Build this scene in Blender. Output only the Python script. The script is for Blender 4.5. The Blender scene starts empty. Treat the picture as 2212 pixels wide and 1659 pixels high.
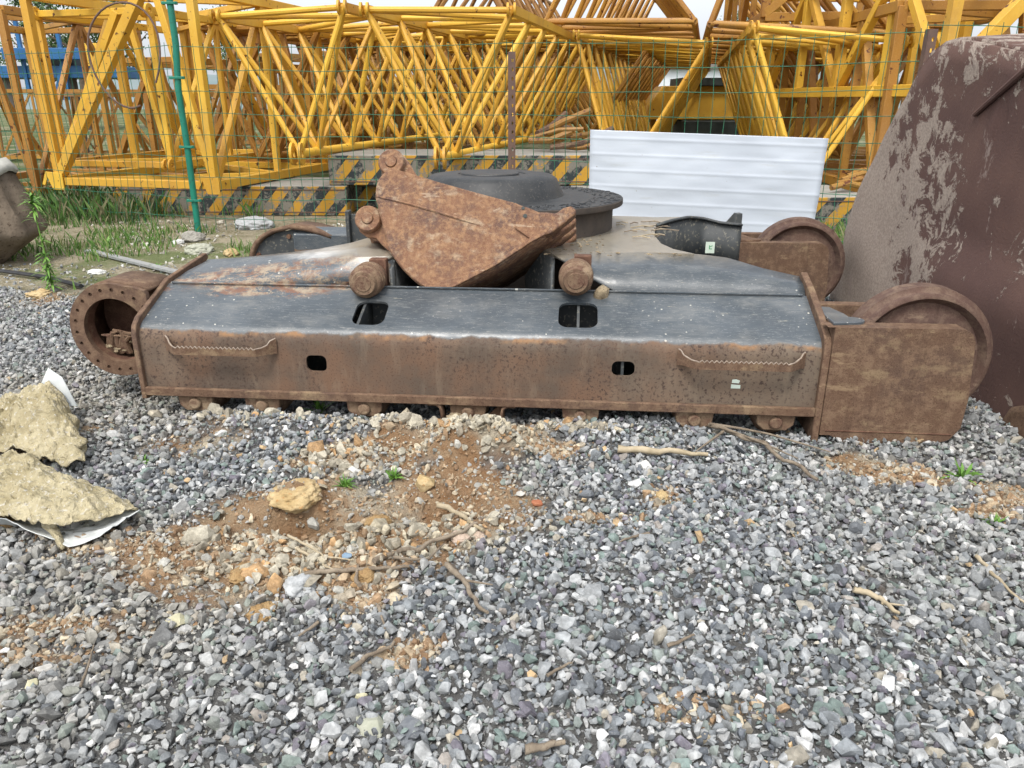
import bpy, bmesh, math, random
import numpy as np
from mathutils import Vector, Matrix, Euler, noise as mnoise
R=math.radians
random.seed(7); rng=np.random.default_rng(7)
sc=bpy.context.scene; col=sc.collection
# ------------------------------------------------------------------ camera, light, exposure
TH=R(20.3); F=1659.0; H=1.4
cd=bpy.data.cameras.new("camera"); cam=bpy.data.objects.new("camera",cd); col.objects.link(cam)
cam.location=(0,0,H); cam.rotation_euler=(math.pi/2-TH,0,0)
cd.sensor_width=36; cd.lens=27.0; cd.clip_end=2000; cd.clip_start=0.05; sc.camera=cam
w=bpy.data.worlds.new("World"); sc.world=w; w.use_nodes=True
nt=w.node_tree; bg=nt.nodes["Background"]
sky=nt.nodes.new("ShaderNodeTexSky"); sky.sky_type='NISHITA'; sky.sun_disc=False
sky.sun_elevation=R(58); sky.sun_rotation=R(200); sky.dust_density=6; sky.air_density=1.0; sky.ozone_density=1.0
hs=nt.nodes.new("ShaderNodeHueSaturation"); hs.inputs["Saturation"].default_value=0.30; hs.inputs["Value"].default_value=1.0
nt.links.new(sky.outputs[0],hs.inputs["Color"])
# thin white overcast: an even pale cloud layer added to the clear sky
ad=nt.nodes.new("ShaderNodeVectorMath"); ad.operation='ADD'; ad.inputs[1].default_value=(3.6,3.8,4.1)
nt.links.new(hs.outputs[0],ad.inputs[0]); nt.links.new(ad.outputs[0],bg.inputs[0]); bg.inputs[1].default_value=0.15
sd=bpy.data.lights.new("sun",'SUN'); sun=bpy.data.objects.new("sun",sd); col.objects.link(sun)
sd.energy=1.5; sd.angle=R(10); sd.color=(1,.96,.9)
# sun behind and to the left of the camera, high
az=R(200); el=R(58)
sdir=Vector((math.sin(az)*math.cos(el), math.cos(az)*math.cos(el), math.sin(el)))
sun.rotation_euler=sdir.to_track_quat('Z','Y').to_euler()
sc.view_settings.view_transform='Standard'; sc.view_settings.look='None'; sc.view_settings.exposure=0.16; sc.view_settings.gamma=1

# ------------------------------------------------------------------ measuring helpers (a photo point + a known plane = a point in the yard)
def ray(u,v):
    x=(u-1106)/F; y=(829.5-v)/F
    return Vector((x, math.cos(TH)+y*math.sin(TH), -math.sin(TH)+y*math.cos(TH)))
CAM=Vector((0,0,H))
def onz(u,v,z=0.0): d=ray(u,v); return CAM+d*((z-H)/d.z)
def ony(u,v,Y): d=ray(u,v); return CAM+d*(Y/d.y)
def onx(u,v,X): d=ray(u,v); return CAM+d*(X/d.x)
def onpl(u,v,p,n): d=ray(u,v); return CAM+d*(((p-CAM).dot(n))/d.dot(n))
A=R(5.0)
_o=onz(1040,868,0.115); O=Vector((_o.x,_o.y,0))
EX=Vector((math.cos(A),-math.sin(A),0)); EY=Vector((math.sin(A),math.cos(A),0))
def toM(p): q=p-O; return Vector((q.dot(EX),q.dot(EY),q.z))
def frM(p): return O+EX*p[0]+EY*p[1]+Vector((0,0,p[2]))
def my(u,v,c): return toM(onpl(u,v,O+EY*c,EY))
def mx(u,v,c): return toM(onpl(u,v,O+EX*c,EX))
def mz(u,v,z): return toM(onz(u,v,z))

# ------------------------------------------------------------------ object helpers
def tag(o,label=None,cat=None,group=None,kind=None):
    if label: o["label"]=label
    if cat: o["category"]=cat
    if group: o["group"]=group
    if kind: o["kind"]=kind
    return o
def empty(name,loc=(0,0,0),rot=(0,0,0)):
    o=bpy.data.objects.new(name,None); col.objects.link(o); o.location=loc; o.rotation_euler=rot; return o
class MB:
    def __init__(s): s.v=[]; s.f=[]
    def add(s,vs,fs):
        b=len(s.v); s.v+= [tuple(x) for x in vs]; s.f+=[tuple(i+b for i in f) for f in fs]
    def box(s,lo,hi):
        x0,y0,z0=lo;x1,y1,z1=hi
        s.add([(x0,y0,z0),(x1,y0,z0),(x1,y1,z0),(x0,y1,z0),(x0,y0,z1),(x1,y0,z1),(x1,y1,z1),(x0,y1,z1)],
              [(0,3,2,1),(4,5,6,7),(0,1,5,4),(1,2,6,5),(2,3,7,6),(3,0,4,7)]); return s
    def bar(s,a,b,w,h=None,up=(0,0,1)):
        h=h or w; a=Vector(a);b=Vector(b);d=(b-a).normalized(); up=Vector(up)
        if abs(d.dot(up))>.97: up=Vector((0,1,0)) if abs(d.y)<.9 else Vector((1,0,0))
        r=d.cross(up).normalized()*w/2; u=r.cross(d).normalized()*h/2
        s.add([a-r-u,a+r-u,a+r+u,a-r+u,b-r-u,b+r-u,b+r+u,b-r+u],[(3,2,1,0),(4,5,6,7),(0,1,5,4),(1,2,6,5),(2,3,7,6),(3,0,4,7)]); return s
    def path(s,pts,r,n=8,cap=True):
        pts=[Vector(p) for p in pts]; rs=r if isinstance(r,(list,tuple)) else [r]*len(pts)
        b=len(s.v); ref=None
        for i,p in enumerate(pts):
            d=(pts[min(i+1,len(pts)-1)]-pts[max(i-1,0)]).normalized()
            if ref is None:
                ref=Vector((0,0,1)) if abs(d.z)<.9 else Vector((1,0,0))
            x=(ref-d*ref.dot(d)).normalized(); y=d.cross(x); ref=x
            for k in range(n):
                t=2*math.pi*k/n; s.v.append(tuple(p+(x*math.cos(t)+y*math.sin(t))*rs[i]))
        for i in range(len(pts)-1):
            for k in range(n):
                s.f.append((b+i*n+k,b+i*n+(k+1)%n,b+(i+1)*n+(k+1)%n,b+(i+1)*n+k))
        if cap:
            s.f.append(tuple(b+k for k in range(n))[::-1]); s.f.append(tuple(b+(len(pts)-1)*n+k for k in range(n)))
        return s
    def tube(s,a,b,r,n=10): return s.path([a,b],r,n)
    def prism(s,pts,ext):
        ext=Vector(ext);n=len(pts);b=len(s.v)
        s.v+=[tuple(Vector(p)) for p in pts]+[tuple(Vector(p)+ext) for p in pts]
        s.f.append(tuple(b+i for i in range(n))[::-1]); s.f.append(tuple(b+n+i for i in range(n)))
        for i in range(n): s.f.append((b+i,b+(i+1)%n,b+n+(i+1)%n,b+n+i))
        return s
    def lathe(s,prof,c=(0,0,0),axis=(0,1,0),n=48,closed=False,a0=0.0,a1=2*math.pi,seam=False):
        # prof: (r, t) along axis
        ax=Vector(axis).normalized(); ref=Vector((0,0,1)) if abs(ax.z)<.9 else Vector((1,0,0))
        x=(ref-ax*ref.dot(ax)).normalized(); y=ax.cross(x); c=Vector(c); b=len(s.v); m=len(prof)
        full=abs(a1-a0-2*math.pi)<1e-6; N=n if full else n+1
        for k in range(N):
            t=a0+(a1-a0)*k/n
            for (r,h) in prof: s.v.append(tuple(c+ax*h+(x*math.cos(t)+y*math.sin(t))*r))
        for k in range(n):
            k2=(k+1)%N
            for j in range(m if closed else m-1):
                j2=(j+1)%m
                s.f.append((b+k*m+j,b+k*m+j2,b+k2*m+j2,b+k2*m+j))
        return s
    def grid(s,rows):
        b=len(s.v);m=len(rows[0])
        for r in rows: s.v+=[tuple(Vector(p)) for p in r]
        for i in range(len(rows)-1):
            for j in range(m-1): s.f.append((b+i*m+j,b+i*m+j+1,b+(i+1)*m+j+1,b+(i+1)*m+j))
        return s
    def build(s,name,mat,parent=None,smooth=35,bevel=0,seg=2,solid=0,offset=0,sub=0,fix=True):
        me=bpy.data.meshes.new(name); me.from_pydata(s.v,[],s.f)
        if fix:
            bm=bmesh.new(); bm.from_mesh(me); bmesh.ops.remove_doubles(bm,verts=bm.verts,dist=1e-5); bmesh.ops.recalc_face_normals(bm,faces=bm.faces); bm.to_mesh(me); bm.free()
        if smooth:
            me.polygons.foreach_set("use_smooth",[True]*len(me.polygons)); me.set_sharp_from_angle(angle=R(smooth))
        me.materials.append(mat); me.update()
        o=bpy.data.objects.new(name,me); col.objects.link(o)
        if parent is not None: o.parent=parent
        if solid:
            m=o.modifiers.new("solid",'SOLIDIFY'); m.thickness=solid; m.offset=offset
        if sub:
            m=o.modifiers.new("sub",'SUBSURF'); m.levels=sub; m.render_levels=sub
        if bevel:
            m=o.modifiers.new("bevel",'BEVEL'); m.width=bevel; m.segments=seg; m.limit_method='ANGLE'; m.angle_limit=R(40)
        return o
def bake(o):
    dg=bpy.context.evaluated_depsgraph_get(); ev=o.evaluated_get(dg); me=bpy.data.meshes.new_from_object(ev); o.modifiers.clear(); o.data=me
def cut(o,cutters):
    cs=[]
    for c in cutters:
        k=c.build("cutter",M['rust'],o.parent,smooth=0); cs.append(k)
        m=o.modifiers.new("b",'BOOLEAN'); m.object=k; m.operation='DIFFERENCE'; m.solver='EXACT'
    bpy.context.view_layer.update(); bake(o)
    for k in cs: bpy.data.objects.remove(k)
def kids(o): return [c for c in bpy.data.objects if c.parent==o]
def copy_tree(o,parent=None):
    c=o.copy(); col.objects.link(c)
    if parent is not None: c.parent=parent
    for k in kids(o): copy_tree(k,c)
    return c
def fbm(x,y,z=0,o=4,s=1.0):
    a=0;f=s;g=1
    for _ in range(o): a+=g*mnoise.noise(Vector((x*f,y*f,z*f))); f*=2.03; g*=.5
    return a

# ------------------------------------------------------------------ materials
class NT:
    def __init__(s,name):
        s.m=bpy.data.materials.new(name); s.m.use_nodes=True; s.t=s.m.node_tree; s.p=s.t.nodes["Principled BSDF"]
    def n(s,t,**kw):
        x=s.t.nodes.new(t)
        for k,v in kw.items(): setattr(x,k,v)
        return x
    def l(s,a,b): s.t.links.new(a,b)
    def coord(s,kind="Object",scale=(1,1,1),rot=(0,0,0)):
        c=s.n("ShaderNodeTexCoord"); mp=s.n("ShaderNodeMapping"); mp.inputs["Scale"].default_value=scale; mp.inputs["Rotation"].default_value=rot
        s.l(c.outputs[kind],mp.inputs[0]); return mp.outputs[0]
    def noise(s,scale,detail=4,rough=.55,vec=None,dist=0):
        x=s.n("ShaderNodeTexNoise"); x.inputs["Scale"].default_value=scale; x.inputs["Detail"].default_value=detail; x.inputs["Roughness"].default_value=rough; x.inputs["Distortion"].default_value=dist
        s.l(vec if vec is not None else s.coord(),x.inputs["Vector"]); return x.outputs["Fac"]
    def vor(s,scale,vec=None,feature='F1'):
        x=s.n("ShaderNodeTexVoronoi"); x.feature=feature; x.inputs["Scale"].default_value=scale
        s.l(vec if vec is not None else s.coord(),x.inputs["Vector"]); return x
    def ramp(s,f,a,b,c0=0.,c1=1.):
        x=s.n("ShaderNodeMapRange"); x.interpolation_type='SMOOTHSTEP'; x.inputs[1].default_value=a;x.inputs[2].default_value=b;x.inputs[3].default_value=c0;x.inputs[4].default_value=c1
        s.l(f,x.inputs[0]); return x.outputs[0]
    def math(s,op,a,b=None):
        x=s.n("ShaderNodeMath",operation=op)
        for i,q in enumerate((a,b)):
            if q is None: continue
            if isinstance(q,(int,float)): x.inputs[i].default_value=q
            else: s.l(q,x.inputs[i])
        return x.outputs[0]
    def mix(s,f,a,b):
        x=s.n("ShaderNodeMix",data_type='RGBA')
        if isinstance(f,(int,float)): x.inputs[0].default_value=f
        else: s.l(f,x.inputs[0])
        for i,q in ((6,a),(7,b)):
            if isinstance(q,tuple): x.inputs[i].default_value=(*q[:3],1)
            else: s.l(q,x.inputs[i])
        return x.outputs[2]
    def sep(s,vec):
        x=s.n("ShaderNodeSeparateXYZ"); s.l(vec,x.inputs[0]); return x.outputs
    def bump(s,h,strength=.3,dist=.01):
        x=s.n("ShaderNodeBump"); x.inputs["Strength"].default_value=strength; x.inputs["Distance"].default_value=dist
        s.l(h,x.inputs["Height"]); s.l(x.outputs[0],s.p.inputs["Normal"]); return x
    def fin(s,c,rough=.8,metal=0.,spec=.5):
        if isinstance(c,tuple): s.p.inputs["Base Color"].default_value=(*c[:3],1)
        else: s.l(c,s.p.inputs["Base Color"])
        for k,q in (("Roughness",rough),("Metallic",metal),("Specular IOR Level",spec)):
            if isinstance(q,(int,float)): s.p.inputs[k].default_value=q
            else: s.l(q,s.p.inputs[k])
        return s.m
M={}
def rust_mat(name,c1,c2,c3,mud=(.30,.22,.13),mudamt=.6,spk=.5,scale=1.):
    t=NT(name)
    n1=t.noise(3.5*scale,6,.6); n2=t.noise(22*scale,5,.65); n3=t.noise(140*scale,3,.6); n4=t.noise(7*scale,7,.7,vec=t.coord(scale=(1,1,1.6)))
    c=t.mix(t.ramp(n1,.35,.68),c1,c2); c=t.mix(t.ramp(n2,.42,.66),c,c3)
    c=t.mix(t.math('MULTIPLY',t.ramp(n4,.52,.7),mudamt),c,mud)
    c=t.mix(t.math('MULTIPLY',t.ramp(n3,.56,.66),spk),c,(.035,.014,.008))
    n5=t.noise(420,2,.5); c=t.mix(t.math('MULTIPLY',t.ramp(n5,.5,.75),.35),c,mud)
    n6=t.noise(13*scale,5,.7,vec=t.coord(scale=(1.5,1.5,.16))); c=t.mix(t.math('MULTIPLY',t.ramp(n6,.54,.72),.45),c,(c1[0]*.45,c1[1]*.42,c1[2]*.45))
    n7=t.noise(6*scale,7,.75,vec=t.coord(scale=(.6,1,2.5))); c=t.mix(t.math('MULTIPLY',t.ramp(n7,.6,.66),.5),c,(mud[0]*1.1,mud[1]*1.08,mud[2]*1.1))
    t.bump(t.math('ADD',t.math('MULTIPLY',n3,.5),n2),.5,.006)
    return t.fin(c,.88,0,.25)
M['rust']=rust_mat("rusty_steel",(.125,.073,.047),(.10,.062,.046),(.18,.115,.075),mudamt=.6)
M['rust2']=rust_mat("rusty_bucket_steel",(.20,.10,.058),(.105,.062,.052),(.29,.165,.09),mud=(.44,.35,.24),mudamt=.6,spk=.6,scale=1.9)
M['wheel']=rust_mat("worn_wheel_steel",(.11,.065,.05),(.085,.052,.045),(.15,.10,.075),mud=(.22,.16,.11),mudamt=.5,spk=.3)
M['rustdark']=rust_mat("dark_rusty_steel",(.10,.05,.035),(.14,.065,.04),(.17,.09,.06),mudamt=.5)
M['rollerm']=rust_mat("mud_caked_roller",(.17,.11,.07),(.24,.17,.11),(.12,.065,.045),mud=(.34,.26,.17),mudamt=.8)
def frame_mat():
    t=NT("worn_black_paint"); co=t.coord(); xyz=t.sep(co)
    n1=t.noise(2.2,6,.6); n2=t.noise(16,6,.7); n3=t.noise(120,3,.6); st=t.noise(5,8,.72,vec=t.coord(scale=(.8,1.6,1.6)),dist=.3)
    paint=t.mix(t.ramp(n1,.3,.7),(.040,.050,.058),(.072,.086,.098))
    dust=t.mix(n2,(.24,.25,.25),(.34,.31,.25))
    c=t.mix(t.math('MULTIPLY',t.ramp(st,.44,.80),.36),paint,dust)
    # scratches
    wv=t.n("ShaderNodeTexNoise"); wv.inputs["Scale"].default_value=9; wv.inputs["Detail"].default_value=3; wv.inputs["Distortion"].default_value=.6
    t.l(t.coord(scale=(1.2,9,9),rot=(0,0,.3)),wv.inputs["Vector"])
    sc1=t.math('ABSOLUTE',t.math('SUBTRACT',wv.outputs["Fac"],.5)); c=t.mix(t.math('MULTIPLY',t.ramp(sc1,.012,.0),.45),c,(.36,.36,.33))
    # pale droppings
    v=t.vor(7.5); vn=t.math('ADD',v.outputs["Distance"],t.math('MULTIPLY',t.noise(60,3),.12)); c=t.mix(t.ramp(vn,.115,.09),c,(.45,.45,.41)); v2=t.vor(23); c=t.mix(t.math('MULTIPLY',t.ramp(t.math('ADD',v2.outputs['Distance'],t.math('MULTIPLY',t.noise(90,3),.2)),.21,.17),t.ramp(n1,.45,.55)),c,(.5,.49,.43)); sp_=t.noise(11,6,.8,vec=t.coord(scale=(.5,2.5,2.5))); c=t.mix(t.math('MULTIPLY',t.ramp(sp_,.64,.72),.7),c,(.42,.39,.29))
    # dusty upper surfaces (dry silt settled on the flat top)
    top=t.math('ADD',xyz[2],t.math('MULTIPLY',t.math('SUBTRACT',n2,.5),.05))
    silt=t.mix(n2,(.16,.14,.11),(.30,.27,.21)); silt=t.mix(t.math('MULTIPLY',t.ramp(t.noise(4,6,.7),.45,.65),.6),silt,(.31,.27,.21)); silt=t.mix(t.ramp(t.math('ADD',xyz[0],t.math('MULTIPLY',n1,.3)),-.55,-.75),silt,(.58,.57,.54)); c=t.mix(t.math('MULTIPLY',t.ramp(top,.65,.69),.88),c,silt)
    # rust below the paint line, with a ragged edge
    edge=t.math('ADD',xyz[2],t.math('MULTIPLY',t.math('SUBTRACT',t.noise(5,6,.7),.5),.07))
    rc=t.mix(t.ramp(t.noise(4,6),.35,.65),(.09,.064,.045),(.15,.085,.05)); rc=t.mix(t.ramp(n3,.55,.68),rc,(.07,.03,.018))
    rc=t.mix(t.math('MULTIPLY',t.ramp(t.noise(1.3,5),.45,.62),.6),rc,(.155,.12,.085)); rc=t.mix(t.math('MULTIPLY',t.ramp(t.noise(55,5,.7),.52,.62),t.ramp(t.noise(1.7,3),.4,.55)),rc,(.045,.025,.018))
    rc=t.mix(t.math('MULTIPLY',t.ramp(t.noise(14,6,.7,vec=t.coord(scale=(1,1,.25))),.5,.7),.35),rc,(.21,.16,.11))
    ye=t.mix(n3,(.30,.12,.035),(.34,.22,.11)); band=t.math('MULTIPLY',t.ramp(edge,.385,.405),t.ramp(edge,.43,.415)); rc=t.mix(t.math('MULTIPLY',t.math('MULTIPLY',band,.7),t.ramp(t.noise(3.1,5,.7),.48,.6)),rc,ye)
    f=t.ramp(edge,.42,.405)
    # rubbed rusty patch near the left end
    px=t.math('ADD',t.math('MULTIPLY',t.math('ADD',xyz[0],1.12),1.5),t.math('MULTIPLY',t.math('SUBTRACT',n1,.5),1.2)); py=t.math('MULTIPLY',t.math('SUBTRACT',xyz[1],.36),7.)
    d=t.math('ADD',t.math('ADD',t.math('MULTIPLY',px,px),t.math('MULTIPLY',py,py)),t.math('MULTIPLY',t.math('SUBTRACT',st,.5),2.6))
    pat=t.math('MULTIPLY',t.ramp(d,.9,.3),t.ramp(t.math('ADD',t.noise(9,7,.78,vec=t.coord(scale=(.8,2,2))),t.math('MULTIPLY',t.math('SUBTRACT',n3,.5),.35)),.44,.54)); c=t.mix(pat,c,t.mix(t.ramp(n2,.4,.6),(.16,.075,.042),(.29,.23,.16)))
    c=t.mix(f,c,rc)
    t.bump(t.math('ADD',t.math('MULTIPLY',n3,.4),n2),.25,.004)
    return t.fin(c,t.math('ADD',t.math('MULTIPLY',f,.45),t.math('ADD',t.math('MULTIPLY',n2,.35),.17)),0,.6)
M['frame']=frame_mat()
def simple(name,c1,c2,scale=6,rough=.8,bump=.2,spec=.5,c3=None,bd=.005,objrand=0.,metal=0,coordk="Object"):
    t=NT(name); n=t.noise(scale,6,.6,vec=t.coord(coordk)); n2=t.noise(scale*9,4,.6,vec=t.coord(coordk))
    c=t.mix(t.ramp(n,.3,.7),c1,c2)
    if c3: c=t.mix(t.ramp(n2,.55,.7),c,c3)
    if objrand:
        oi=t.n("ShaderNodeObjectInfo"); h=t.n("ShaderNodeHueSaturation"); t.l(c,h.inputs["Color"])
        t.l(t.math('ADD',t.math('MULTIPLY',oi.outputs["Random"],objrand),1-objrand/2),h.inputs["Value"]); c=h.outputs[0]
    t.bump(t.math('ADD',n,t.math('MULTIPLY',n2,.4)),bump,bd)
    return t.fin(c,rough,metal,spec)
M['black']=simple("black_worn_steel",(.025,.03,.033),(.06,.065,.065),5,.6,.3,c3=(.16,.15,.12))
M['grease']=simple("greasy_black_steel",(.012,.014,.016),(.032,.033,.033),9,.55,.6,c3=(.07,.066,.058))
M['turn']=simple("grey_brown_steel",(.05,.042,.036),(.09,.072,.058),6,.8,.3,c3=(.05,.04,.035))
M['dirt']=simple("dry_dirt",(.20,.155,.10),(.32,.26,.17),12,.95,.6,.2,c3=(.12,.09,.06),bd=.02)
def yellow(name,ya,yb,rustc=(.10,.03,.012),chips=.635):
    t=NT(name); oi=t.n("ShaderNodeObjectInfo")
    n=t.noise(1.6,5); n2=t.noise(11,6,.65); n3=t.noise(60,4,.6); st=t.noise(3,5,.7,vec=t.coord(scale=(1,1,.3)))
    c=t.mix(t.ramp(n,.3,.7),ya,yb)
    c=t.mix(t.math('MULTIPLY',oi.outputs["Random"],.5),c,(yb[0]*.72,yb[1]*.55,yb[2]*.8))
    c=t.mix(t.math('MULTIPLY',t.ramp(st,.5,.75),.45),c,(.36,.19,.06)); c=t.mix(t.math('MULTIPLY',t.ramp(n3,.5,.75),.18),c,(.7,.52,.22))
    c=t.mix(t.ramp(n2,chips,chips+.03),c,rustc)
    t.bump(n2,.12,.003); return t.fin(c,.5,0,.4)
M['yel']=yellow("yellow_paint",(.76,.48,.055),(.62,.35,.03))
M['yel2']=yellow("orange_yellow_paint_shaded",(.47,.25,.035),(.33,.16,.03),chips=.62)  # orange paint with the brown shading of the back sections put into its colour
M['yelold_shaded']=yellow("faded_yellow_paint_shaded",(.33,.18,.035),(.24,.12,.025),chips=.60)  # old paint, darkened further: painted-in shade gives the far sections depth
def stripes():
    t=NT("hazard_striped_concrete"); xyz=t.sep(t.coord()); n=t.noise(9,5,.7); n2=t.noise(30,5,.7)
    s=t.math('FRACT',t.math('MULTIPLY',t.math('ADD',t.math('SUBTRACT',xyz[0],t.math('MULTIPLY',xyz[2],.85)),t.math('MULTIPLY',n,.03)),2.9))
    c=t.mix(t.ramp(s,.49,.51),(.46,.25,.03),(.03,.038,.04))
    wear=t.math('ADD',t.noise(4.5,7,.75),t.math('MULTIPLY',t.math('SUBTRACT',n2,.5),.25)); c=t.mix(t.ramp(wear,.47,.56),c,t.mix(n2,(.13,.125,.105),(.24,.22,.18)))
    nz=t.n("ShaderNodeNewGeometry"); z=t.sep(nz.outputs["Normal"])[2]; c=t.mix(t.ramp(z,.6,.9),c,t.mix(n,(.2,.2,.18),(.36,.35,.31)))
    c=t.mix(t.math('MULTIPLY',t.ramp(n2,.6,.72),.7),c,(.06,.05,.04))
    t.bump(n2,.4,.01); return t.fin(c,.8,0,.3)
M['stripe']=stripes()
M['conc']=simple("weathered_concrete",(.22,.21,.18),(.34,.32,.28),6,.9,.4,c3=(.12,.11,.09))
M['wire']=simple("green_coated_wire",(.008,.10,.05),(.02,.15,.08),3,.5,.05,c3=(.10,.12,.06))
M['gpost']=simple("green_painted_post",(.005,.15,.10),(.01,.20,.13),4,.45,.1,c3=(.02,.09,.06))
M['bolt']=simple("rusty_perforated_post",(.10,.06,.05),(.14,.085,.06),12,.8,.3)
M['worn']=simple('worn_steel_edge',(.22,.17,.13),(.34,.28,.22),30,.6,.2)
M['galv']=simple("galvanised_steel",(.32,.34,.35),(.48,.5,.5),20,.45,.1,metal=.5)
def sheetmat():
    t=NT("white_coated_sheet"); n=t.noise(1.2,4); n2=t.noise(5,5,.7,vec=t.coord(scale=(.4,1,4)))
    c=t.mix(n,(.40,.44,.495),(.45,.49,.535)); c=t.mix(t.math('MULTIPLY',t.ramp(n2,.55,.75),.4),c,(.33,.33,.30)); c=t.mix(t.ramp(t.noise(26,4,.7),.70,.74),c,(.20,.17,.13)); t.bump(n,.3,.02); return t.fin(c,.38,0,.5)
M['sheet']=sheetmat()
def mudplate():
    t=NT("maroon_steel_with_dried_mud"); n1=t.noise(1.1,6,.62,dist=.4); n2=t.noise(9,7,.75,dist=.5); n3=t.noise(70,4,.65); xyz=t.sep(t.coord())
    c=t.mix(t.ramp(t.noise(2,5),.35,.65),(.098,.056,.048),(.13,.075,.06)); c=t.mix(t.math('MULTIPLY',t.ramp(n3,.55,.7),.4),c,(.14,.07,.055))
    # splashed mud is thickest at the far lower edge of the plate (object y grows away from the camera)
    g=t.math('ADD',t.math('MULTIPLY',n1,1.0),t.math('MULTIPLY',t.math('SUBTRACT',xyz[1],.05),.15)); g=t.math('ADD',g,t.math('MULTIPLY',t.math('SUBTRACT',n2,.5),.95))
    mud=t.mix(t.ramp(n3,.35,.65),(.38,.32,.265),(.27,.215,.18)); mk=t.ramp(g,.47,.515)
    c=t.mix(t.math('MULTIPLY',mk,.92),c,mud); lk=t.ramp(t.noise(5,6,.8,vec=t.coord(scale=(1,1,.35))),.60,.66); c=t.mix(t.math('MULTIPLY',lk,.7),c,(.30,.24,.21))
    t.bump(t.math('ADD',t.math('MULTIPLY',mk,1.2),t.math('MULTIPLY',n3,.6)),.5,.01); return t.fin(c,.8,0,.3)
M['mudplate']=mudplate()
M['mudcloth']=simple("dried_mud_crust",(.085,.066,.05),(.20,.16,.12),4,.95,.8,.15,c3=(.075,.055,.04),bd=.02)
M['yellowmud']=simple("pale_yellow_mud",(.29,.245,.14),(.46,.405,.27),7,.95,1.,.15,c3=(.52,.49,.42),bd=.03)
M['tin']=simple("pale_tin_sheet",(.45,.48,.48),(.62,.64,.62),6,.5,.2)
M['wood']=simple("weathered_stick",(.13,.10,.07),(.25,.205,.15),20,.9,.5,c3=(.10,.07,.05))
M['woodpale']=simple("pale_split_wood",(.26,.21,.13),(.42,.35,.24),14,.9,.5)
M['tan']=simple("ochre_rock",(.36,.255,.12),(.50,.39,.22),9,.95,.8,.2,c3=(.36,.2,.08),bd=.02)
M['clay']=simple("ochre_clay_clod",(.27,.17,.075),(.38,.26,.13),14,.95,.9,.2,c3=(.19,.10,.045),bd=.02)
M['leaf']=simple("weed_leaves",(.08,.20,.025),(.16,.30,.05),9,.6,.1)
M['leafdark']=simple("tree_leaves",(.035,.075,.02),(.08,.14,.035),3,.7,.1,objrand=.5)
M['bark']=simple("bark",(.10,.075,.05),(.16,.12,.09),9,.9,.5)
M['blue']=simple("blue_paint",(.01,.09,.24),(.02,.14,.33),2,.45,.1,c3=(.02,.05,.10))
M['greyg']=simple("grey_steel",(.13,.12,.11),(.2,.18,.16),4,.6,.2)
M['dark']=simple("dark_machine",(.012,.02,.018),(.03,.04,.035),3,.6,.1)
M['wall']=simple("white_wall",(.62,.66,.7),(.7,.73,.76),2,.8,.05)
M['label']=simple("pale_green_label",(.55,.66,.55),(.62,.7,.62),20,.6,.02)
M['labelink']=simple("green_ink",(.05,.3,.12),(.05,.3,.12),5,.6,.02)
M['rubber']=simple("black_rubber_strip",(.015,.015,.017),(.035,.035,.037),10,.5,.2)
def attrmat(name,rough=.85,bsc=90,nsc=40,var=.5):
    t=NT(name); a=t.n("ShaderNodeAttribute"); a.attribute_name="tone"; n=t.noise(nsc,5,.65); n2=t.noise(bsc*2,4,.6); 
    h=t.n("ShaderNodeHueSaturation"); t.l(a.outputs["Color"],h.inputs["Color"]); t.l(t.ramp(n,.25,.75,1-var,1+var),h.inputs["Value"])
    c=t.mix(t.math('MULTIPLY',t.ramp(n2,.55,.72),.25),h.outputs[0],(.5,.5,.47)); t.bump(n2,.5,.003); return t.fin(c,rough,0,.35)
M['stone']=attrmat("gravel_stone",var=.35)
M['clod']=attrmat("soil_clod",.97,120,60,.35)
M['grassm']=attrmat("grass_blade",.7,20,8,.3)

# ------------------------------------------------------------------ ground
def gp(u,v): p=onz(u,v,0); return (p.x,p.y)
SOIL=[]  # (x,y,rx,ry,strength)
def soil(u,v,rx,ry,s=1.): x,y=gp(u,v); SOIL.append((x,y,rx,ry,s))
for a in [(430,1185,.36,.09,.8),(650,1180,.42,.26,1.2),(800,1120,.48,.27,1.2),(950,1075,.32,.24,1.2),(740,985,.18,.18,.65),(880,970,.28,.18,.55),(1040,960,.26,.20,1.),(640,1240,.32,.10,.85),
          (60,960,.25,.25,.5),(110,1370,.22,.08,.32),(40,1430,.2,.08,.32),(1900,1010,.18,.13,.9),(1960,1035,.14,.10,.9),(2130,1115,.09,.05,.9),(1210,975,.12,.06,.8),(1280,1120,.14,.05,.55),(1420,1075,.10,.10,.5),
          (1500,1560,.16,.07,.30),(780,1290,.12,.10,.7),(880,1420,.10,.06,.6),(470,930,.4,.3,.30),(180,1180,.2,.08,.55),(100,650,.2,.3,.5),(2195,1080,.15,.1,.6)]: soil(*a)
SOILA=np.array(SOIL)
def nz(x,y,s,seed=0):
    # cheap smooth value noise for arrays
    x=np.asarray(x)*s+seed*17.3; y=np.asarray(y)*s+seed*9.7
    xi=np.floor(x).astype(int); yi=np.floor(y).astype(int); fx=x-xi; fy=y-yi; fx=fx*fx*(3-2*fx); fy=fy*fy*(3-2*fy)
    def h(i,j): 
        q=np.sin(i*127.1+j*311.7+seed*74.7)*43758.5453; return q-np.floor(q)
    return (h(xi,yi)*(1-fx)+h(xi+1,yi)*fx)*(1-fy)+(h(xi,yi+1)*(1-fx)+h(xi+1,yi+1)*fx)*fy
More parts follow.
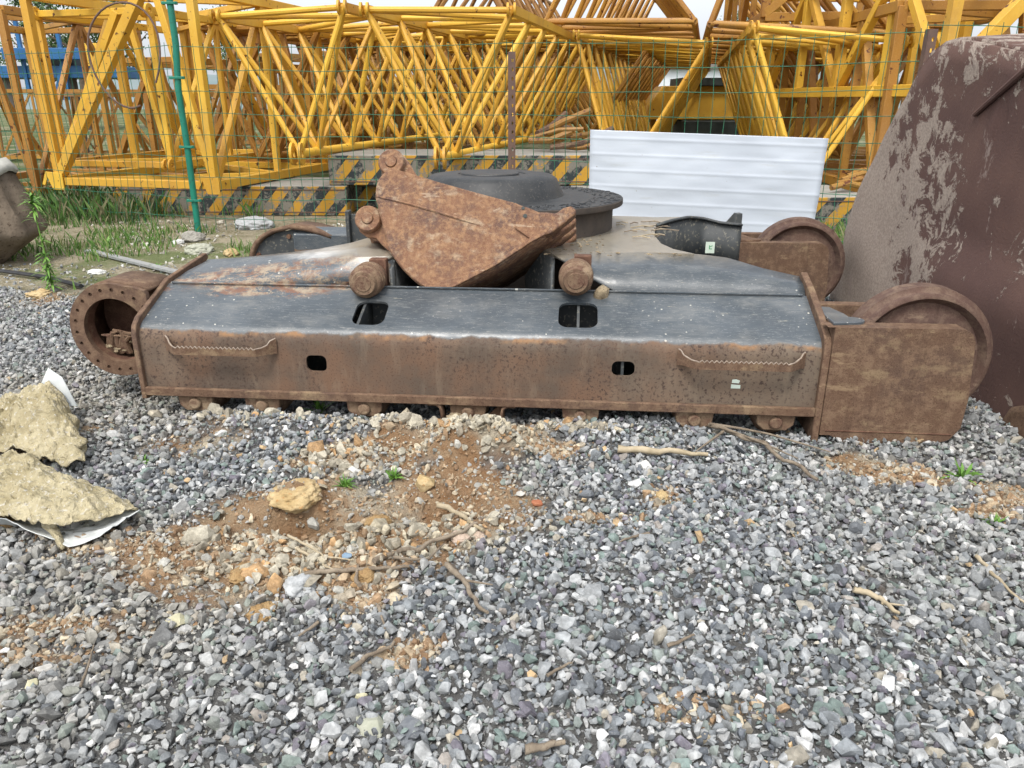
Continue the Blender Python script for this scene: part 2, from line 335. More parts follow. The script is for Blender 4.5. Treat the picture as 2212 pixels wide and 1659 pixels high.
def soilmask(x,y):
    x=np.asarray(x,float); y=np.asarray(y,float); m=np.zeros_like(x)
    for sx,sy,rx,ry,s in SOIL: m=np.maximum(m,s*np.exp(-(((x-sx)/rx)**2+((y-sy)/ry)**2)))
    return m+ (nz(x,y,6,1)-.5)*.35+(nz(x,y,15,2)-.5)*.25
BUMPS=[]
def bump(u,v,rx,ry,h): x,y=gp(u,v); BUMPS.append((x,y,rx,ry,h))
for a in [(660,1110,.16,.08,-.05),(700,1125,.22,.07,-.14),(640,1092,.16,.06,.05),(960,1080,.24,.10,-.09),(850,1040,.1,.08,-.05),(640,1085,.10,.06,.05),(1000,985,.15,.06,.17),(1085,990,.10,.055,.12),(880,945,.16,.08,.09),(640,930,.2,.07,.05),(800,940,.12,.06,.05),(760,915,.14,.07,.035),
          (1240,945,.30,.16,.045),(560,905,.26,.15,.045),(800,1235,.20,.08,.035),(1500,1250,.7,.4,.03),(300,1300,.6,.3,.02),(1420,915,.25,.12,.05),(640,880,.09,.12,-.06),(1960,985,.4,.2,-.03),(1620,930,.25,.15,-.03)]: bump(*a)
def gh(x,y):
    x=np.asarray(x,float); y=np.asarray(y,float); z=(nz(x,y,1.1,3)-.5)*.035+(nz(x,y,3.5,4)-.5)*.018
    near=np.clip((9-y)/3,0,1); z=z*np.where(y>6,near*.8+.2,1)
    sm=np.clip(soilmask(x,y)*near,0,1); z=z+sm*((nz(x,y,8,5)-.5)*.085+(nz(x,y,22,6)-.5)*.035)
    for bx,by,rx,ry,h in BUMPS: z=z+h*np.exp(-(((x-bx)/rx)**2+((y-by)/ry)**2))
    # keep clear of the side beam and under the machine
    mxx=(x-O.x)*EX.x+(y-O.y)*EX.y; myy=(x-O.x)*EY.x+(y-O.y)*EY.y
    und=np.clip((myy+.02)/.25,0,1)*np.clip((2.9-myy)/.3,0,1)*np.clip((1.9-np.abs(mxx))/.3,0,1)
    z=np.where(und>0,z*(1-und)-.05*und,z); z=np.where((np.abs(mxx)<1.6)&(myy>-.10)&(myy<.1),np.minimum(z,.035),z)
    return z
def gz(x,y): return float(gh(np.array([x]),np.array([y]))[0])
def gpt(u,v,dz=0):
    p=onz(u,v,0)
    for _ in range(6): p=onz(u,v,gz(p.x,p.y)+dz)
    return p
def make_ground():
    xs=np.concatenate([[-400,-150,-60,-30,-16,-10],np.arange(-7,-3.5,.12),np.arange(-3.5,3.5,.025),np.arange(3.5,7.01,.12),[10,16,30,60,150,400]])
    ys=np.concatenate([[-30,-5,-1,0,.5],np.arange(.9,6.2,.025),np.arange(6.2,14,.1),[15,18,22,28,40,60,100,200,500,1200]])
    X,Y=np.meshgrid(xs,ys); Z=gh(X,Y); nx=len(xs);ny=len(ys)
    V=np.stack([X,Y,Z],-1).reshape(-1,3)
    i=np.arange(nx*ny).reshape(ny,nx); Fq=np.stack([i[:-1,:-1],i[:-1,1:],i[1:,1:],i[1:,:-1]],-1).reshape(-1,4)
    me=bpy.data.meshes.new("ground"); me.from_pydata(V.tolist(),[],Fq.tolist())
    me.polygons.foreach_set("use_smooth",[True]*len(me.polygons))
    a=me.attributes.new("soil",'FLOAT','POINT'); a.data.foreach_set("value",np.clip(soilmask(X,Y),0,1).ravel().astype(np.float32))
    t=NT("yard_ground"); at=t.n("ShaderNodeAttribute"); at.attribute_name="soil"
    co=t.coord("Object"); y=t.sep(co)[1]; n1=t.noise(3,7,.7); n2=t.noise(30,6,.7); n3=t.noise(130,4,.6); n4=t.noise(.8,5)
    so=t.mix(t.ramp(n1,.35,.68),(.25,.15,.08),(.33,.24,.15)); so=t.mix(t.math('MULTIPLY',t.ramp(n2,.48,.7),.7),so,(.19,.09,.035)); so=t.mix(t.ramp(t.noise(2.1,4),.5,.62),so,t.mix(n2,(.32,.27,.20),(.42,.37,.28)))
    gr=t.mix(n2,(.07,.07,.07),(.17,.165,.155)); c=t.mix(t.ramp(at.outputs["Fac"],.18,.42),gr,so)
    far=t.mix(t.ramp(n1,.4,.6),(.17,.15,.085),(.30,.26,.18)); far=t.mix(t.ramp(n2,.5,.66),far,(.42,.38,.30)); far=t.mix(t.math('MULTIPLY',t.ramp(t.noise(.5,6,.7),.5,.62),.8),far,(.11,.15,.05))
    c=t.mix(t.ramp(t.math('ADD',y,t.math('MULTIPLY',n4,1.5)),6.0,6.9),c,far); c=t.mix(t.ramp(y,11.,15.),c,t.mix(t.ramp(t.noise(.6,6,.7),.45,.62),(.075,.105,.035),(.22,.20,.12)))
    t.bump(t.math('ADD',t.math('ADD',n2,t.math('MULTIPLY',n3,.5)),t.math('MULTIPLY',n1,.5)),.9,.03); me.materials.append(t.fin(c,.95,0,.2))
    o=bpy.data.objects.new("ground",me); col.objects.link(o); tag(o,kind="structure"); return o
make_ground()

# ------------------------------------------------------------------ scattered stones as one mesh
def hullproto(n,flat=.75,seed=0,rough=.0):
    r=random.Random(seed); bm=bmesh.new()
    for _ in range(n):
        v=Vector((r.gauss(0,1),r.gauss(0,1),r.gauss(0,1))).normalized()*(1-r.random()*.14)
        bm.verts.new((v.x*r.uniform(.95,1.05)*1.12,v.y*.88,v.z*flat))
    res=bmesh.ops.convex_hull(bm,input=bm.verts)
    bmesh.ops.delete(bm,geom=[g for g in res.get('geom_interior',[]) if isinstance(g,bmesh.types.BMVert)],context='VERTS')
    bmesh.ops.triangulate(bm,faces=bm.faces)
    bm.verts.index_update(); V=np.array([v.co[:] for v in bm.verts]); T=np.array([[v.index for v in f.verts] for f in bm.faces]); bm.free(); return V,T
def rotmats(n,tilt=None):
    q=rng.normal(size=(n,4)); 
    if tilt is not None: q[:,1]*=tilt; q[:,2]*=tilt
    q/=np.linalg.norm(q,axis=1,keepdims=True); a,b,c,d=q.T
    return np.stack([np.stack([1-2*(c*c+d*d),2*(b*c-a*d),2*(b*d+a*c)],-1),np.stack([2*(b*c+a*d),1-2*(b*b+d*d),2*(c*d-a*b)],-1),np.stack([2*(b*d-a*c),2*(c*d+a*b),1-2*(b*b+c*c)],-1)],1)
def scatter(name,P,S,C,mat,protos,tilt=.6):
    n=len(P); Rm=rotmats(n,tilt); which=rng.integers(0,len(protos),n); Vs=[];Ts=[];Cs=[];off=0
    for k,(V,T) in enumerate(protos):
        idx=np.where(which==k)[0]
        if len(idx)==0: continue
        W=np.einsum('nij,vj->nvi',Rm[idx],V)*S[idx][:,None,:]+P[idx][:,None,:]
        Vs.append(W.reshape(-1,3)); m=len(V)
        Ts.append((T[None]+ (np.arange(len(idx))*m)[:,None,None]+off).reshape(-1,3)); off+=m*len(idx)
        Cs.append(np.repeat(C[idx],m,axis=0))
    V=np.concatenate(Vs);T=np.concatenate(Ts);Cc=np.concatenate(Cs)
    me=bpy.data.meshes.new(name); me.vertices.add(len(V)); me.vertices.foreach_set("co",V.astype(np.float32).ravel())
    me.loops.add(T.size); me.loops.foreach_set("vertex_index",T.astype(np.int32).ravel())
    me.polygons.add(len(T)); me.polygons.foreach_set("loop_start",np.arange(0,T.size,3,dtype=np.int32)); me.polygons.foreach_set("loop_total",np.full(len(T),3,dtype=np.int32))
    me.polygons.foreach_set("use_smooth",np.zeros(len(T),dtype=bool)); me.update(calc_edges=True); me.validate()
    a=me.attributes.new("tone",'FLOAT_COLOR','POINT'); a.data.foreach_set("color",np.concatenate([Cc,np.ones((len(Cc),1))],1).astype(np.float32).ravel())
    me.materials.append(mat); o=bpy.data.objects.new(name,me); col.objects.link(o); return o
PAL=np.array([(.105,.115,.128),(.175,.188,.197),(.255,.265,.268),(.34,.347,.345),(.47,.47,.46),(.15,.19,.175),(.20,.225,.21),(.155,.145,.17),(.085,.09,.095),(.30,.275,.225),(.27,.245,.22),(.38,.27,.15)])
PW=np.array([.13,.20,.22,.17,.065,.06,.055,.045,.025,.02,.015,.003]); PW/=PW.sum()
PROT=[hullproto(random.Random(i).randint(13,20),random.Random(i+50).choice([.45,.6,.75,.85]),i) for i in range(40)]
def gravel():
    step=.0168; xs=np.arange(-5.6,5.6,step); ys=np.arange(.35,6.9,step); X,Y=np.meshgrid(xs,ys); X=X.ravel()+rng.uniform(-.5,.5,X.size)*step*1.1; Y=Y.ravel()+rng.uniform(-.5,.5,Y.size)*step*1.1
    k=(np.abs(X)<.74*Y+1.25); X=X[k];Y=Y[k]
    edge=5.45+.25*(nz(X,Y,1.3,8)-.5)*2+np.where(X>0,np.minimum(X*.6,1.),np.where(X<-2.3,.35,0)); k=(Y<edge)|(rng.random(len(Y))<.06); X=X[k];Y=Y[k]
    mxx=(X-O.x)*EX.x+(Y-O.y)*EX.y; myy=(X-O.x)*EY.x+(Y-O.y)*EY.y
    k=~((np.abs(mxx)<1.4)&(myy>.45)&(myy<1.9)); X=X[k];Y=Y[k]
    m=soilmask(X,Y); keep=rng.random(len(X))<np.clip(1.12-m*2.1,.06,1); X=X[keep];Y=Y[keep];m=m[keep]
    n=len(X); print('stones',n); s=np.clip(np.exp(rng.normal(math.log(.0120),.34,n)),.005,.028); 
    # slightly larger stones nearer the camera side of the heap
    s*=1.0+.05*np.clip((2.6-Y),-1.6,0); s=np.where(rng.random(n)<.008,s*1.8,s); s*=np.where(m>.3,.75,1)
    Z=gh(X,Y)+rng.uniform(-.010,.020,n)
    S=np.stack([s*rng.uniform(.85,1.25,n)]*3,-1)*rng.uniform(.8,1.15,(n,3))
    c=PAL[rng.choice(len(PAL),n,p=PW)]*rng.uniform(.82,1.22,(n,1)); c=c*1.0
    dusty=np.clip((nz(X,Y,1.2,11)-.38)*.9+np.clip(m,0,.6)*1.0+np.clip(-X*.16,-.05,.2),0,.75)[:,None]*rng.uniform(.2,1,(n,1)); c=c*(1-dusty)+np.array([.31,.28,.22])*dusty
    o=scatter("gravel",np.stack([X,Y,Z],-1),S,np.clip(c,0,.62),M['stone'],PROT); tag(o,"crushed grey and bluish gravel covering the yard","gravel",kind="stuff"); print("gravel",n)
    n=75000; Y=.9+rng.random(n)**1.3*4.8; X=rng.uniform(-1,1,n)*(.70*Y+.6); s=np.clip(np.exp(rng.normal(math.log(.0062),.35,n)),.003,.011); c=PAL[rng.choice(len(PAL),n,p=PW)]*rng.uniform(.8,1.25,(n,1)); dd=np.clip((nz(X,Y,1.2,11)-.2)*1.0+.15,0,.9)[:,None]*rng.uniform(.3,1,(n,1)); c=c*(1-dd)+np.array([.30,.27,.21])*dd
    m=soilmask(X,Y); k=rng.random(n)<np.clip(1.2-m*1.6,.2,1); k&=~((np.abs((X-O.x))<1.4)&(Y>3.7)); o=scatter('gravel_chips',np.stack([X,Y,gh(X,Y)+rng.uniform(-.006,.008,n)],-1)[k],(s[:,None]*rng.uniform(.7,1.3,(n,3)))[k],c[k],M['stone'],[hullproto(8,.6,500+i) for i in range(16)]); tag(o,'small stone chips between the gravel stones','stone chips',kind='stuff')
gravel()
def clods():
    n=26000; k=rng.integers(0,len(SOIL),n); a=SOILA[k]; X=a[:,0]+rng.normal(size=n)*a[:,2]*.75; Y=a[:,1]+rng.normal(size=n)*a[:,3]*.75
    m=soilmask(X,Y); k=(rng.random(n)<np.clip(m*1.3,0,1))&(Y>.8); X=X[k];Y=Y[k];n=len(X)
    s=np.clip(np.exp(rng.normal(math.log(.0062),.55,n)),.0025,.026); S=s[:,None]*rng.uniform(.75,1.2,(n,3)); Z=gh(X,Y)+s*.2
    base=np.array([(.27,.18,.105),(.34,.26,.17),(.20,.125,.07),(.42,.36,.26),(.29,.25,.19),(.38,.37,.33)]); w=np.array([.24,.22,.14,.14,.15,.11])
    c=base[rng.choice(6,n,p=w)]*rng.uniform(.8,1.2,(n,1))
    o=scatter("soil_crumbs",np.stack([X,Y,Z],-1),S,c,M['clod'],PROT,tilt=1); tag(o,"ochre and brown soil crumbs lying in the dug patch","soil crumbs",kind="stuff")
    # bigger grey-beige lumps heaped against the beam
    spots=[(1010,975,.17,.06,360),(880,925,.24,.10,420),(1085,985,.10,.05,160),(760,905,.22,.09,300),(1230,940,.25,.05,200),(560,905,.28,.08,240),(740,985,.2,.15,200),(620,1240,.3,.1,160),(880,1170,.35,.15,260),(560,1170,.3,.1,120)]
    Xs=[];Ys=[]
    for u,v,rx,ry,q in spots:
        x,y=gp(u,v); Xs.append(x+rng.normal(size=q)*rx*.6); Ys.append(y+rng.normal(size=q)*ry*.6)
    X=np.concatenate(Xs);Y=np.concatenate(Ys); myy=(X-O.x)*EY.x+(Y-O.y)*EY.y; k=myy<-.05; X=X[k];Y=Y[k];n=len(X)
    s=np.clip(np.exp(rng.normal(math.log(.013),.35,n)),.006,.034); S=s[:,None]*rng.uniform(.8,1.2,(n,3)); Z=gh(X,Y)+rng.uniform(0,.02,n)
    base=np.array([(.36,.33,.26),(.30,.27,.21),(.42,.37,.27),(.38,.24,.12)]); c=base[rng.choice(4,n,p=[.38,.32,.2,.1])]*rng.uniform(.8,1.2,(n,1))
    big=rng.random(n)<.10; S[big]*=2.0
    o=scatter("dried_mud_lumps",np.stack([X,Y,Z],-1),S,c,M['clod'],PROT,tilt=1); tag(o,"grey beige crumbly mud lumps heaped under the side beam","mud lumps",kind="stuff")
clods()

# ------------------------------------------------------------------ excavator undercarriage
U=empty("excavator_undercarriage",O,(0,0,-A)); tag(U,"rusty dark excavator undercarriage without tracks, lying on the gravel with a bucket on it","excavator undercarriage")
RHO=0.0
XL=my(322,852,0).x; XR=my(1757,890,0).x
def rrect(cx,cy,w,h,r,n=5):
    out=[]
    for (sx,sy,a0) in ((1,1,0),(-1,1,90),(-1,-1,180),(1,-1,270)):
        for i in range(n+1):
            a=R(a0+90*i/n); out.append((cx+sx*(w/2-r)+r*math.cos(a),cy+sy*(h/2-r)+r*math.sin(a)))
    return out
ZB=.115; KZ=.4415; SY=.33; SZ=.558
def beam_profile():
    return [(0,ZB+.01),(0,.365),(.0035,.385),(.011,.405),(.024,.425),(.04,.438),(.06,.4475),(SY,SZ)]
def offs(p,d):
    out=[]
    for i in range(len(p)):
        a=Vector(p[max(i-1,0)]);b=Vector(p[min(i+1,len(p)-1)]);t=(b-a).normalized();out.append((p[i][0]+t.y*d,p[i][1]-t.x*d))
    return out
def side_beam(y0,mir=1,holes=True,name="side_beam",x0=None,x1=None):
    x0=XL if x0 is None else x0; x1=XR if x1 is None else x1
    p=beam_profile(); q=offs(p,.012); poly=p+q[::-1]; b=MB()
    b.prism([(x0,y0+mir*y,z) for y,z in poly],(x1-x0,0,0)); o=b.build(name,M['frame'],U,smooth=30)
    if holes:
        cs=[]
        for (u0,u1,v0,v1) in ((660,707,767,803),(1322,1370,780,813)):
            a=my(u0,v0,0);c=my(u1,v1,0); cs.append(MB().prism([(x,-.05,z) for x,z in rrect((a.x+c.x)/2,(a.z+c.z)/2,c.x-a.x,a.z-c.z,.026)],(0,.13,0)))
        sl=(SZ-KZ)/(SY-.04); n=Vector((0,-sl,1)).normalized(); p0=frM((0,.04,KZ)); nw=(EY*n.y+Vector((0,0,n.z))).normalized()
        for (u0,u1,v0,v1) in ((756,843,651,700),(1205,1291,655,706)):
            a=toM(onpl(u0,v1,p0,nw));c=toM(onpl(u1,v0,p0,nw)); s=Vector((0,1,sl)).normalized()
            cx=(a.x+c.x)/2; cy=(a.y+c.y)/2; L=(c.y-a.y)/s.y
            base=Vector((cx,cy,KZ+(cy-.04)*sl)); pts=[base+Vector((1,0,0))*x+s*y-n*.05 for x,y in rrect(0,0,c.x-a.x,L,.045)]
            cs.append(MB().prism(pts,n*.1))
        cut(o,cs); o.data.polygons.foreach_set("use_smooth",[True]*len(o.data.polygons)); o.data.set_sharp_from_angle(angle=R(30))
    return o
side_beam(0)
# back wall + bottom of the near box beam, closing the inside
b=MB(); b.box((XL,.335,.10),(XR,.347,.553)); b.box((XL,.013,.10),(XR,.334,.112)); b.build("inner_web",M['black'],U)
for xx in (-1.0,-.58,.05,.42,.62,.95): b=MB(); b.prism([(xx,.014,.113),(xx,.014,.38),(xx,.05,.43),(xx,.33,.535),(xx,.33,.113)],(.012,0,0)); b.build("rib",M['black'],U)
b=MB(); b.box((XL-.0,-.026,ZB-.012),(XR,.02,ZB+.002)); b.box((XL,-.026,ZB+.002),(XR,-.003,ZB+.028)); b.build("bottom_flange",M['rust'],U,bevel=.004)
b=MB(); b.path([(XL+.02,SY-.008,SZ+.004),(XR-.02,SY-.008,SZ+.004)],.005,6); b.build("weld_seam",M['frame'],U)
# upper sloping plates and legs of the centre frame
def lerp(a,b,t): return a+(b-a)*t
def curve(pts,n):
    pts=[Vector(p) for p in pts]; L=[0]
    for i in range(1,len(pts)): L.append(L[-1]+(pts[i]-pts[i-1]).length)
    out=[]
    for k in range(n):
        s=L[-1]*k/(n-1); i=0
        while i<len(L)-2 and L[i+1]<s: i+=1
        out.append(pts[i].lerp(pts[i+1],(s-L[i])/max(L[i+1]-L[i],1e-9)))
    return out
XS0=mz(735,632,SZ).x; XS1=mz(1334,640,SZ).x
def seamp(x): return Vector((x,SY,SZ+.002))
TZ=.69
ridgeL=[mz(447,563,.605),mz(560,561,.64),mz(680,558,.67),mz(760,556,.685),mz(850,553,TZ)]
backL=[mz(449,561,.607),mz(560,552,.645),mz(680,539,.672),mz(760,524,.688),mz(800,512,TZ)]
seamL=[seamp(XL+.005),seamp(-1.1),seamp(-.85),seamp(XS0),Vector((XS0+.02,SY+.02,SZ+.03))]
n=28
rows=[curve(seamL,n)]; r1=curve(ridgeL,n); r2=curve(backL,n)
rows.append([a.lerp(b,.5)+Vector((0,-.01,.006)) for a,b in zip(rows[0],r1)]); rows+= [r1,[a.lerp(b,.5)+Vector((0,0,.004)) for a,b in zip(r1,r2)],r2]
cutx=[mz(u,v,z) for u,v,z in ((735,632,SZ),(742,606,.585),(760,590,.615),(800,575,.65),(850,553,TZ))]
b=MB(); b.grid(rows); b.build("front_leg_plate",M['frame'],U,solid=.014,offset=-1,smooth=40)
ridgeR=[mz(1196,549,TZ),mz(1300,546,TZ),mz(1400,545,TZ),mz(1500,548,.687),mz(1570,556,.672),mz(1650,580,.645),mz(1731,598,.612)]
seamR=[Vector((mz(1270,600,.6).x,SY+.06,SZ+.06)),seamp(XS1),seamp(.8),seamp(1.2),seamp(XR-.005)]
r0=curve(seamR,n); r1=curve(ridgeR,n); b=MB(); b.grid([r0,[a.lerp(c,.5)+Vector((0,-.01,.008)) for a,c in zip(r0,r1)],r1]); b.build("front_leg_plate",M['frame'],U,solid=.014,offset=-1,smooth=40)
# central top plate (silted), with the concave side openings
top=[mz(u,v,TZ) for u,v in ((850,553),(800,512),(830,490),(900,475),(1000,466),(1150,462),(1330,466),(1420,469),(1490,468))]
hole=[mz(u,v,TZ) for u,v in ((1490,470),(1440,478),(1421,487),(1414,497),(1415,510),(1428,526),(1455,538),(1500,548))]
front=[mz(u,v,TZ) for u,v in ((1400,545),(1300,546),(1196,549),(1130,520),(1000,505),(900,520))]
b=MB(); b.prism([p for p in top+hole[1:]+front],(0,0,-.02)); b.build("centre_plate",M['frame'],U)
# dark webs hanging below the centre plate
def wall(pts,depth,name,mat,th=.014):
    P=[Vector(p) for p in pts]; b=MB(); b.grid([[p-Vector((0,0,.02)) for p in P],[Vector((p.x,p.y,p.z-depth if p.z-depth>.02 else .02)) for p in P]]); return b.build(name,mat,U,solid=th,smooth=50)
wall([p+Vector((0,.0,0)) for p in front[2:]]+[mz(850,553,TZ)],.5,"centre_web",M['black'])
wall([Vector((mz(850,553,TZ).x,SY+.03,.66)),mz(850,553,TZ)+Vector((0,.02,0))],.5,"centre_web",M['black'])
wall([Vector((mz(1196,549,TZ).x,SY+.03,.66)),mz(1196,549,TZ)+Vector((0,.02,0))],.5,"centre_web",M['black'])
# rear right leg, its tall dark web and lip
rl=[mz(1418,488,TZ+.01),mz(1450,478,TZ+.03),mz(1488,470,TZ+.035),mz(1520,473,TZ+.02),mz(1555,482,.69),mz(1603,487,.68)]
rl=curve(rl,20); b=MB(); b.grid([rl,[Vector((p.x,p.y,.40)) for p in rl]]); web=b.build("rear_leg_web",M['black'],U,solid=.014,smooth=50)
b=MB(); b.grid([[p+Vector((0,-.022,.004)) for p in rl],[p+Vector((0,.022,.004)) for p in rl]]); b.build("rear_leg_plate",M['black'],U,solid=.012)
lb=MB(); p0=toM(onpl(1533,533,frM(rl[12]),EY)); lb.box((p0.x-.03,p0.y-.03,p0.z-.035),(p0.x+.03,p0.y-.027,p0.z+.035)); sl=lb.build("inspection_label",M['label'],web)
lb=MB(); lb.bar((p0.x-.008,p0.y-.0295,p0.z-.008),(p0.x+.01,p0.y-.0295,p0.z-.008),.002,.005); lb.bar((p0.x-.006,p0.y-.0295,p0.z-.006),(p0.x-.006,p0.y-.0295,p0.z+.014),.005,.002,up=(0,1,0)); lb.bar((p0.x-.006,p0.y-.0295,p0.z+.004),(p0.x+.012,p0.y-.0295,p0.z+.012),.002,.005); lb.build("inspection_label",M['labelink'],web)
# end plates of the near beam
def endplate(x,y0,prof,th,mir=1,mat='rust'):
    b=MB(); b.prism([(x,y0+mir*y,z) for y,z in prof],(th,0,0)); return b.build("end_plate",M[mat],U,bevel=.004)
pl=mx(448,560,XL); endplate(XL-.024,0,[(-.022,ZB-.03),(-.022,.40),(-.008,.437),(.03,.468),(SY,SZ+.022),(pl.y,.627),(pl.y+.02,.60),(SY+.12,.45),(.45,.08),(.0,.08)],.024)
pr=mx(1729,595,XR); endplate(XR,0,[(-.024,-.015),(-.024,.41),(-.004,.455),(.03,.475),(.12,.52),(SY,.60),(pr.y,.64),(pr.y+.02,.62),(SY+.06,.0)],.03)
# idler housing + wheel (near right)
GAUGE=2.03
def idler_unit(dy,face,xo=0.,xe=XR+.03):
    g=MB()
    outl=[my(u,v,-.03) for u,v in ((1790,707),(2085,712),(2103,722),(2108,740),(2100,800),(2092,862),(2075,925),(2050,950),(1990,967),(1900,966),(1830,961),(1792,940))]
    pts=[(xe,dy-.03,outl[0].z)]+[(p.x,dy-.03,p.z) for p in outl]+[(xe,dy-.03,outl[-1].z)]
    g.prism(pts,(0,.085,0)); box=g.build("idler_guard",M['rust'],U,bevel=.016,seg=4); g=MB(); g.path([(xe+.02,dy-.031,.045),(pts[4][0]-.02,dy-.031,.045)],.003,5); g.build("weld_line",M['rustdark'],box)
    g=MB(); xr=outl[1].x; zt=outl[0].z
    g.box((xe,dy+.054,zt-.045),(xr-.03,dy+.09,zt-.012)); g.box((xe,dy-.009,zt-.30),(xe+.02,dy+.40,zt-.045)); g.build("idler_bracket",M['rustdark'],box,bevel=.006)
    g=MB(); g.box((xe,dy+.37,zt-.14),(xe+.30,dy+.43,zt+.0)); g.build("idler_bracket",M['rust'],box,bevel=.006)
    g=MB(); cx=my(1878,700,.0).x; g.prism([(xe,dy+.28,zt+.012),(xe+.06,dy+.27,zt+.012),(xe+.09,dy+.16,zt+.012)]+[(cx-.05+.05*math.sin(a),dy+.06+.045*math.cos(a),zt+.012) for a in [math.pi*i/8 for i in range(9)]]+[(xe,dy+.0,zt+.012)],(0,0,-.014)); g.build("idler_cover_plate",M['frame'] if face else M['rust'],box,bevel=.003)
    c=my(1972,760,.20); cz=my(1975,614,.20).z-.318
    w_=MB(); prof=[(.03,-.085),(.10,-.085),(.13,-.05),(.25,-.05),(.275,-.085),(.285,-.085),(.295,-.078),(.296,-.052),(.300,-.046),(.318,-.04),(.318,.04),(.300,.046),(.296,.052),(.295,.078),(.285,.085),(.275,.085),(.25,.05),(.13,.05),(.10,.085),(.03,.085)]
    w_.lathe(prof,(c.x+xo,dy+.2,cz),(0,1,0),72,closed=True); wh=w_.build("idler_wheel",M['wheel'],U,smooth=50)
    a=MB(); a.tube((c.x+xo,dy-.005,cz),(c.x+xo,dy+.42,cz),.035,16); a.build("axle",M['rustdark'],wh)
idler_unit(0,True); 
# far side: same parts one gauge further away
idler_unit(GAUGE,False,xe=XR+.02)
fp=mz(1607,487,.70)
b=MB(); b.prism([(XR-.03,GAUGE-.04,.02),(XR-.03,GAUGE-.04,.705),(XR-.03,GAUGE+.03,.70),(XR-.03,GAUGE+.4,.56),(XR-.03,GAUGE+.4,.02)],(.045,0,0)); b.build("end_plate",M['black'],U,bevel=.006)
b=MB(); b.prism([(XL,GAUGE,.10),(XL,GAUGE,.52),(XL,GAUGE+.1,.56),(XL,GAUGE+.45,.44),(XL,GAUGE+.47,.10)],(XR-XL-.05,0,0)); b.build("side_beam",M['frame'],U,bevel=.008)
b=MB(); b.prism([(XL+.9,1.4,TZ-.02),(XL+.5,GAUGE+.1,.55),(XL+1.1,GAUGE+.1,.56),(-.1,1.6,TZ-.021)],(0,0,-.35)); b.build("rear_leg",M['frame'],U)
# drive (sprocket) housing, near left: bored ring with a neck running into the end plate
def drive_housing(dy,c,ro,ri,neckz,depth,label=None,cover=False):
    g=MB(); n=56; outer=[];
    a0=R(72); 
    for i in range(n+1):
        a=a0+(2*math.pi-R(72)-R(50))*i/n; outer.append((c.x+ro*math.cos(a),c.z+ro*math.sin(a)))
    xe=XL-.024
    poly=[(xe,neckz[0])]+[(lerp(xe,outer[0][0],.5),lerp(neckz[0],outer[0][1],.55)+.006)]+outer+[(xe,neckz[1])]
    # front flange with bore
    def outl(a):
        # radial distance to the outline in direction a (ring, squared off towards the end plate)
        ca,sa=math.cos(a),math.sin(a); rr=ro
        if ca>0.02:
            best=ro
            for (x0,z0),(x1,z1) in zip(poly,poly[1:]+poly[:1]):
                dx,dz=x1-x0,z1-z0; den=ca*dz-sa*dx
                if abs(den)<1e-9: continue
                t_=((x0-c.x)*dz-(z0-c.z)*dx)/den; u_=((x0-c.x)*sa-(z0-c.z)*ca)/den
                if -1e-6<=u_<=1+1e-6 and t_>0: best=max(best,t_) if t_<.6 else best
            rr=best
        return rr
    fl=MB(); N=96; rows=[]
    for k in range(N+1):
        a=2*math.pi*k/N; ca,sa=math.cos(a),math.sin(a); Rr=outl(a)
        rows.append([Vector((c.x+r*ca,y,c.z+r*sa)) for r,y in ((ri,dy+.03),(ri,dy),(lerp(ri,Rr,.5),dy),(Rr,dy),(Rr,dy+.03),(lerp(ri,Rr,.5),dy+.03),(ri,dy+.03))])
    fl.grid(rows); f=fl.build("drive_flange",M['rust'],U)
    cs=[]
    for k in range(22):
        a=2*math.pi*k/22+.07
        q=MB(); q.lathe([(0,-.02),(.0095,-.02),(.0095,.012),(0,.012)],(c.x+(ri*.42+ro*.58)*math.cos(a),dy,c.z+(ri*.42+ro*.58)*math.sin(a)),(0,1,0),10); cs.append(q)
    if not cover:
        cut(f,cs); print("flange faces",len(f.data.polygons))
    # rim wall
    rim=MB(); rows=[[Vector((x,dy+.03,z)) for x,z in poly],[Vector((x,dy+.10,z)) for x,z in poly],[Vector((x,dy+depth,z)) for x,z in poly]]
    rim.grid(rows); rim.build("drive_rim",M['rust'],f,solid=.014,offset=0,smooth=50)
    if not cover:
        q=MB(); q.prism([(x,dy+depth,z) for x,z in poly],(0,.012,0)); q.build("drive_back_plate",M['rustdark'],f)
        q=MB(); q.lathe([(ri+.004,.03),(ri+.004,.09),(ri+.02,.09),(ri+.02,.03)],(c.x,dy,c.z),(0,1,0),48,closed=True); q.build("bore_ring",M['rustdark'],f)
    return f
dc=my(250,714,.15)
print("drive",dc)
drive_housing(.15,dc,.228,.157,(.555,.10),.27)
arc=[my(u,v,GAUGE) for u,v in ((541,560),(543,545),(550,528),(565,511),(590,498),(625,491),(655,494),(690,503),(716,512))]
arc=curve([(p.x,0,p.z) for p in arc],24)
b=MB(); b.grid([[Vector((p.x,GAUGE+.0,p.z)) for p in arc],[Vector((p.x+.02,GAUGE+.27,p.z-.01)) for p in arc]]); fr=b.build("drive_rim",M['rust'],U,solid=.028,offset=0,smooth=60)
b=MB(); b.prism([(p.x+.012,GAUGE+.03,p.z-.02) for p in arc]+[(arc[-1].x,GAUGE+.03,.2),(arc[0].x,GAUGE+.03,.2)],(0,.012,0)); b.build("drive_cover",M['black'],fr)
for p in (arc[3],arc[12],arc[21]): b=MB(); b.lathe([(0,-.012),(.016,-.012),(.018,0)],(p.x+.02,GAUGE+.03,p.z-.06),(0,1,0),12); b.build("bolt",M['rustdark'],fr)
q0=mz(716,480,.66)
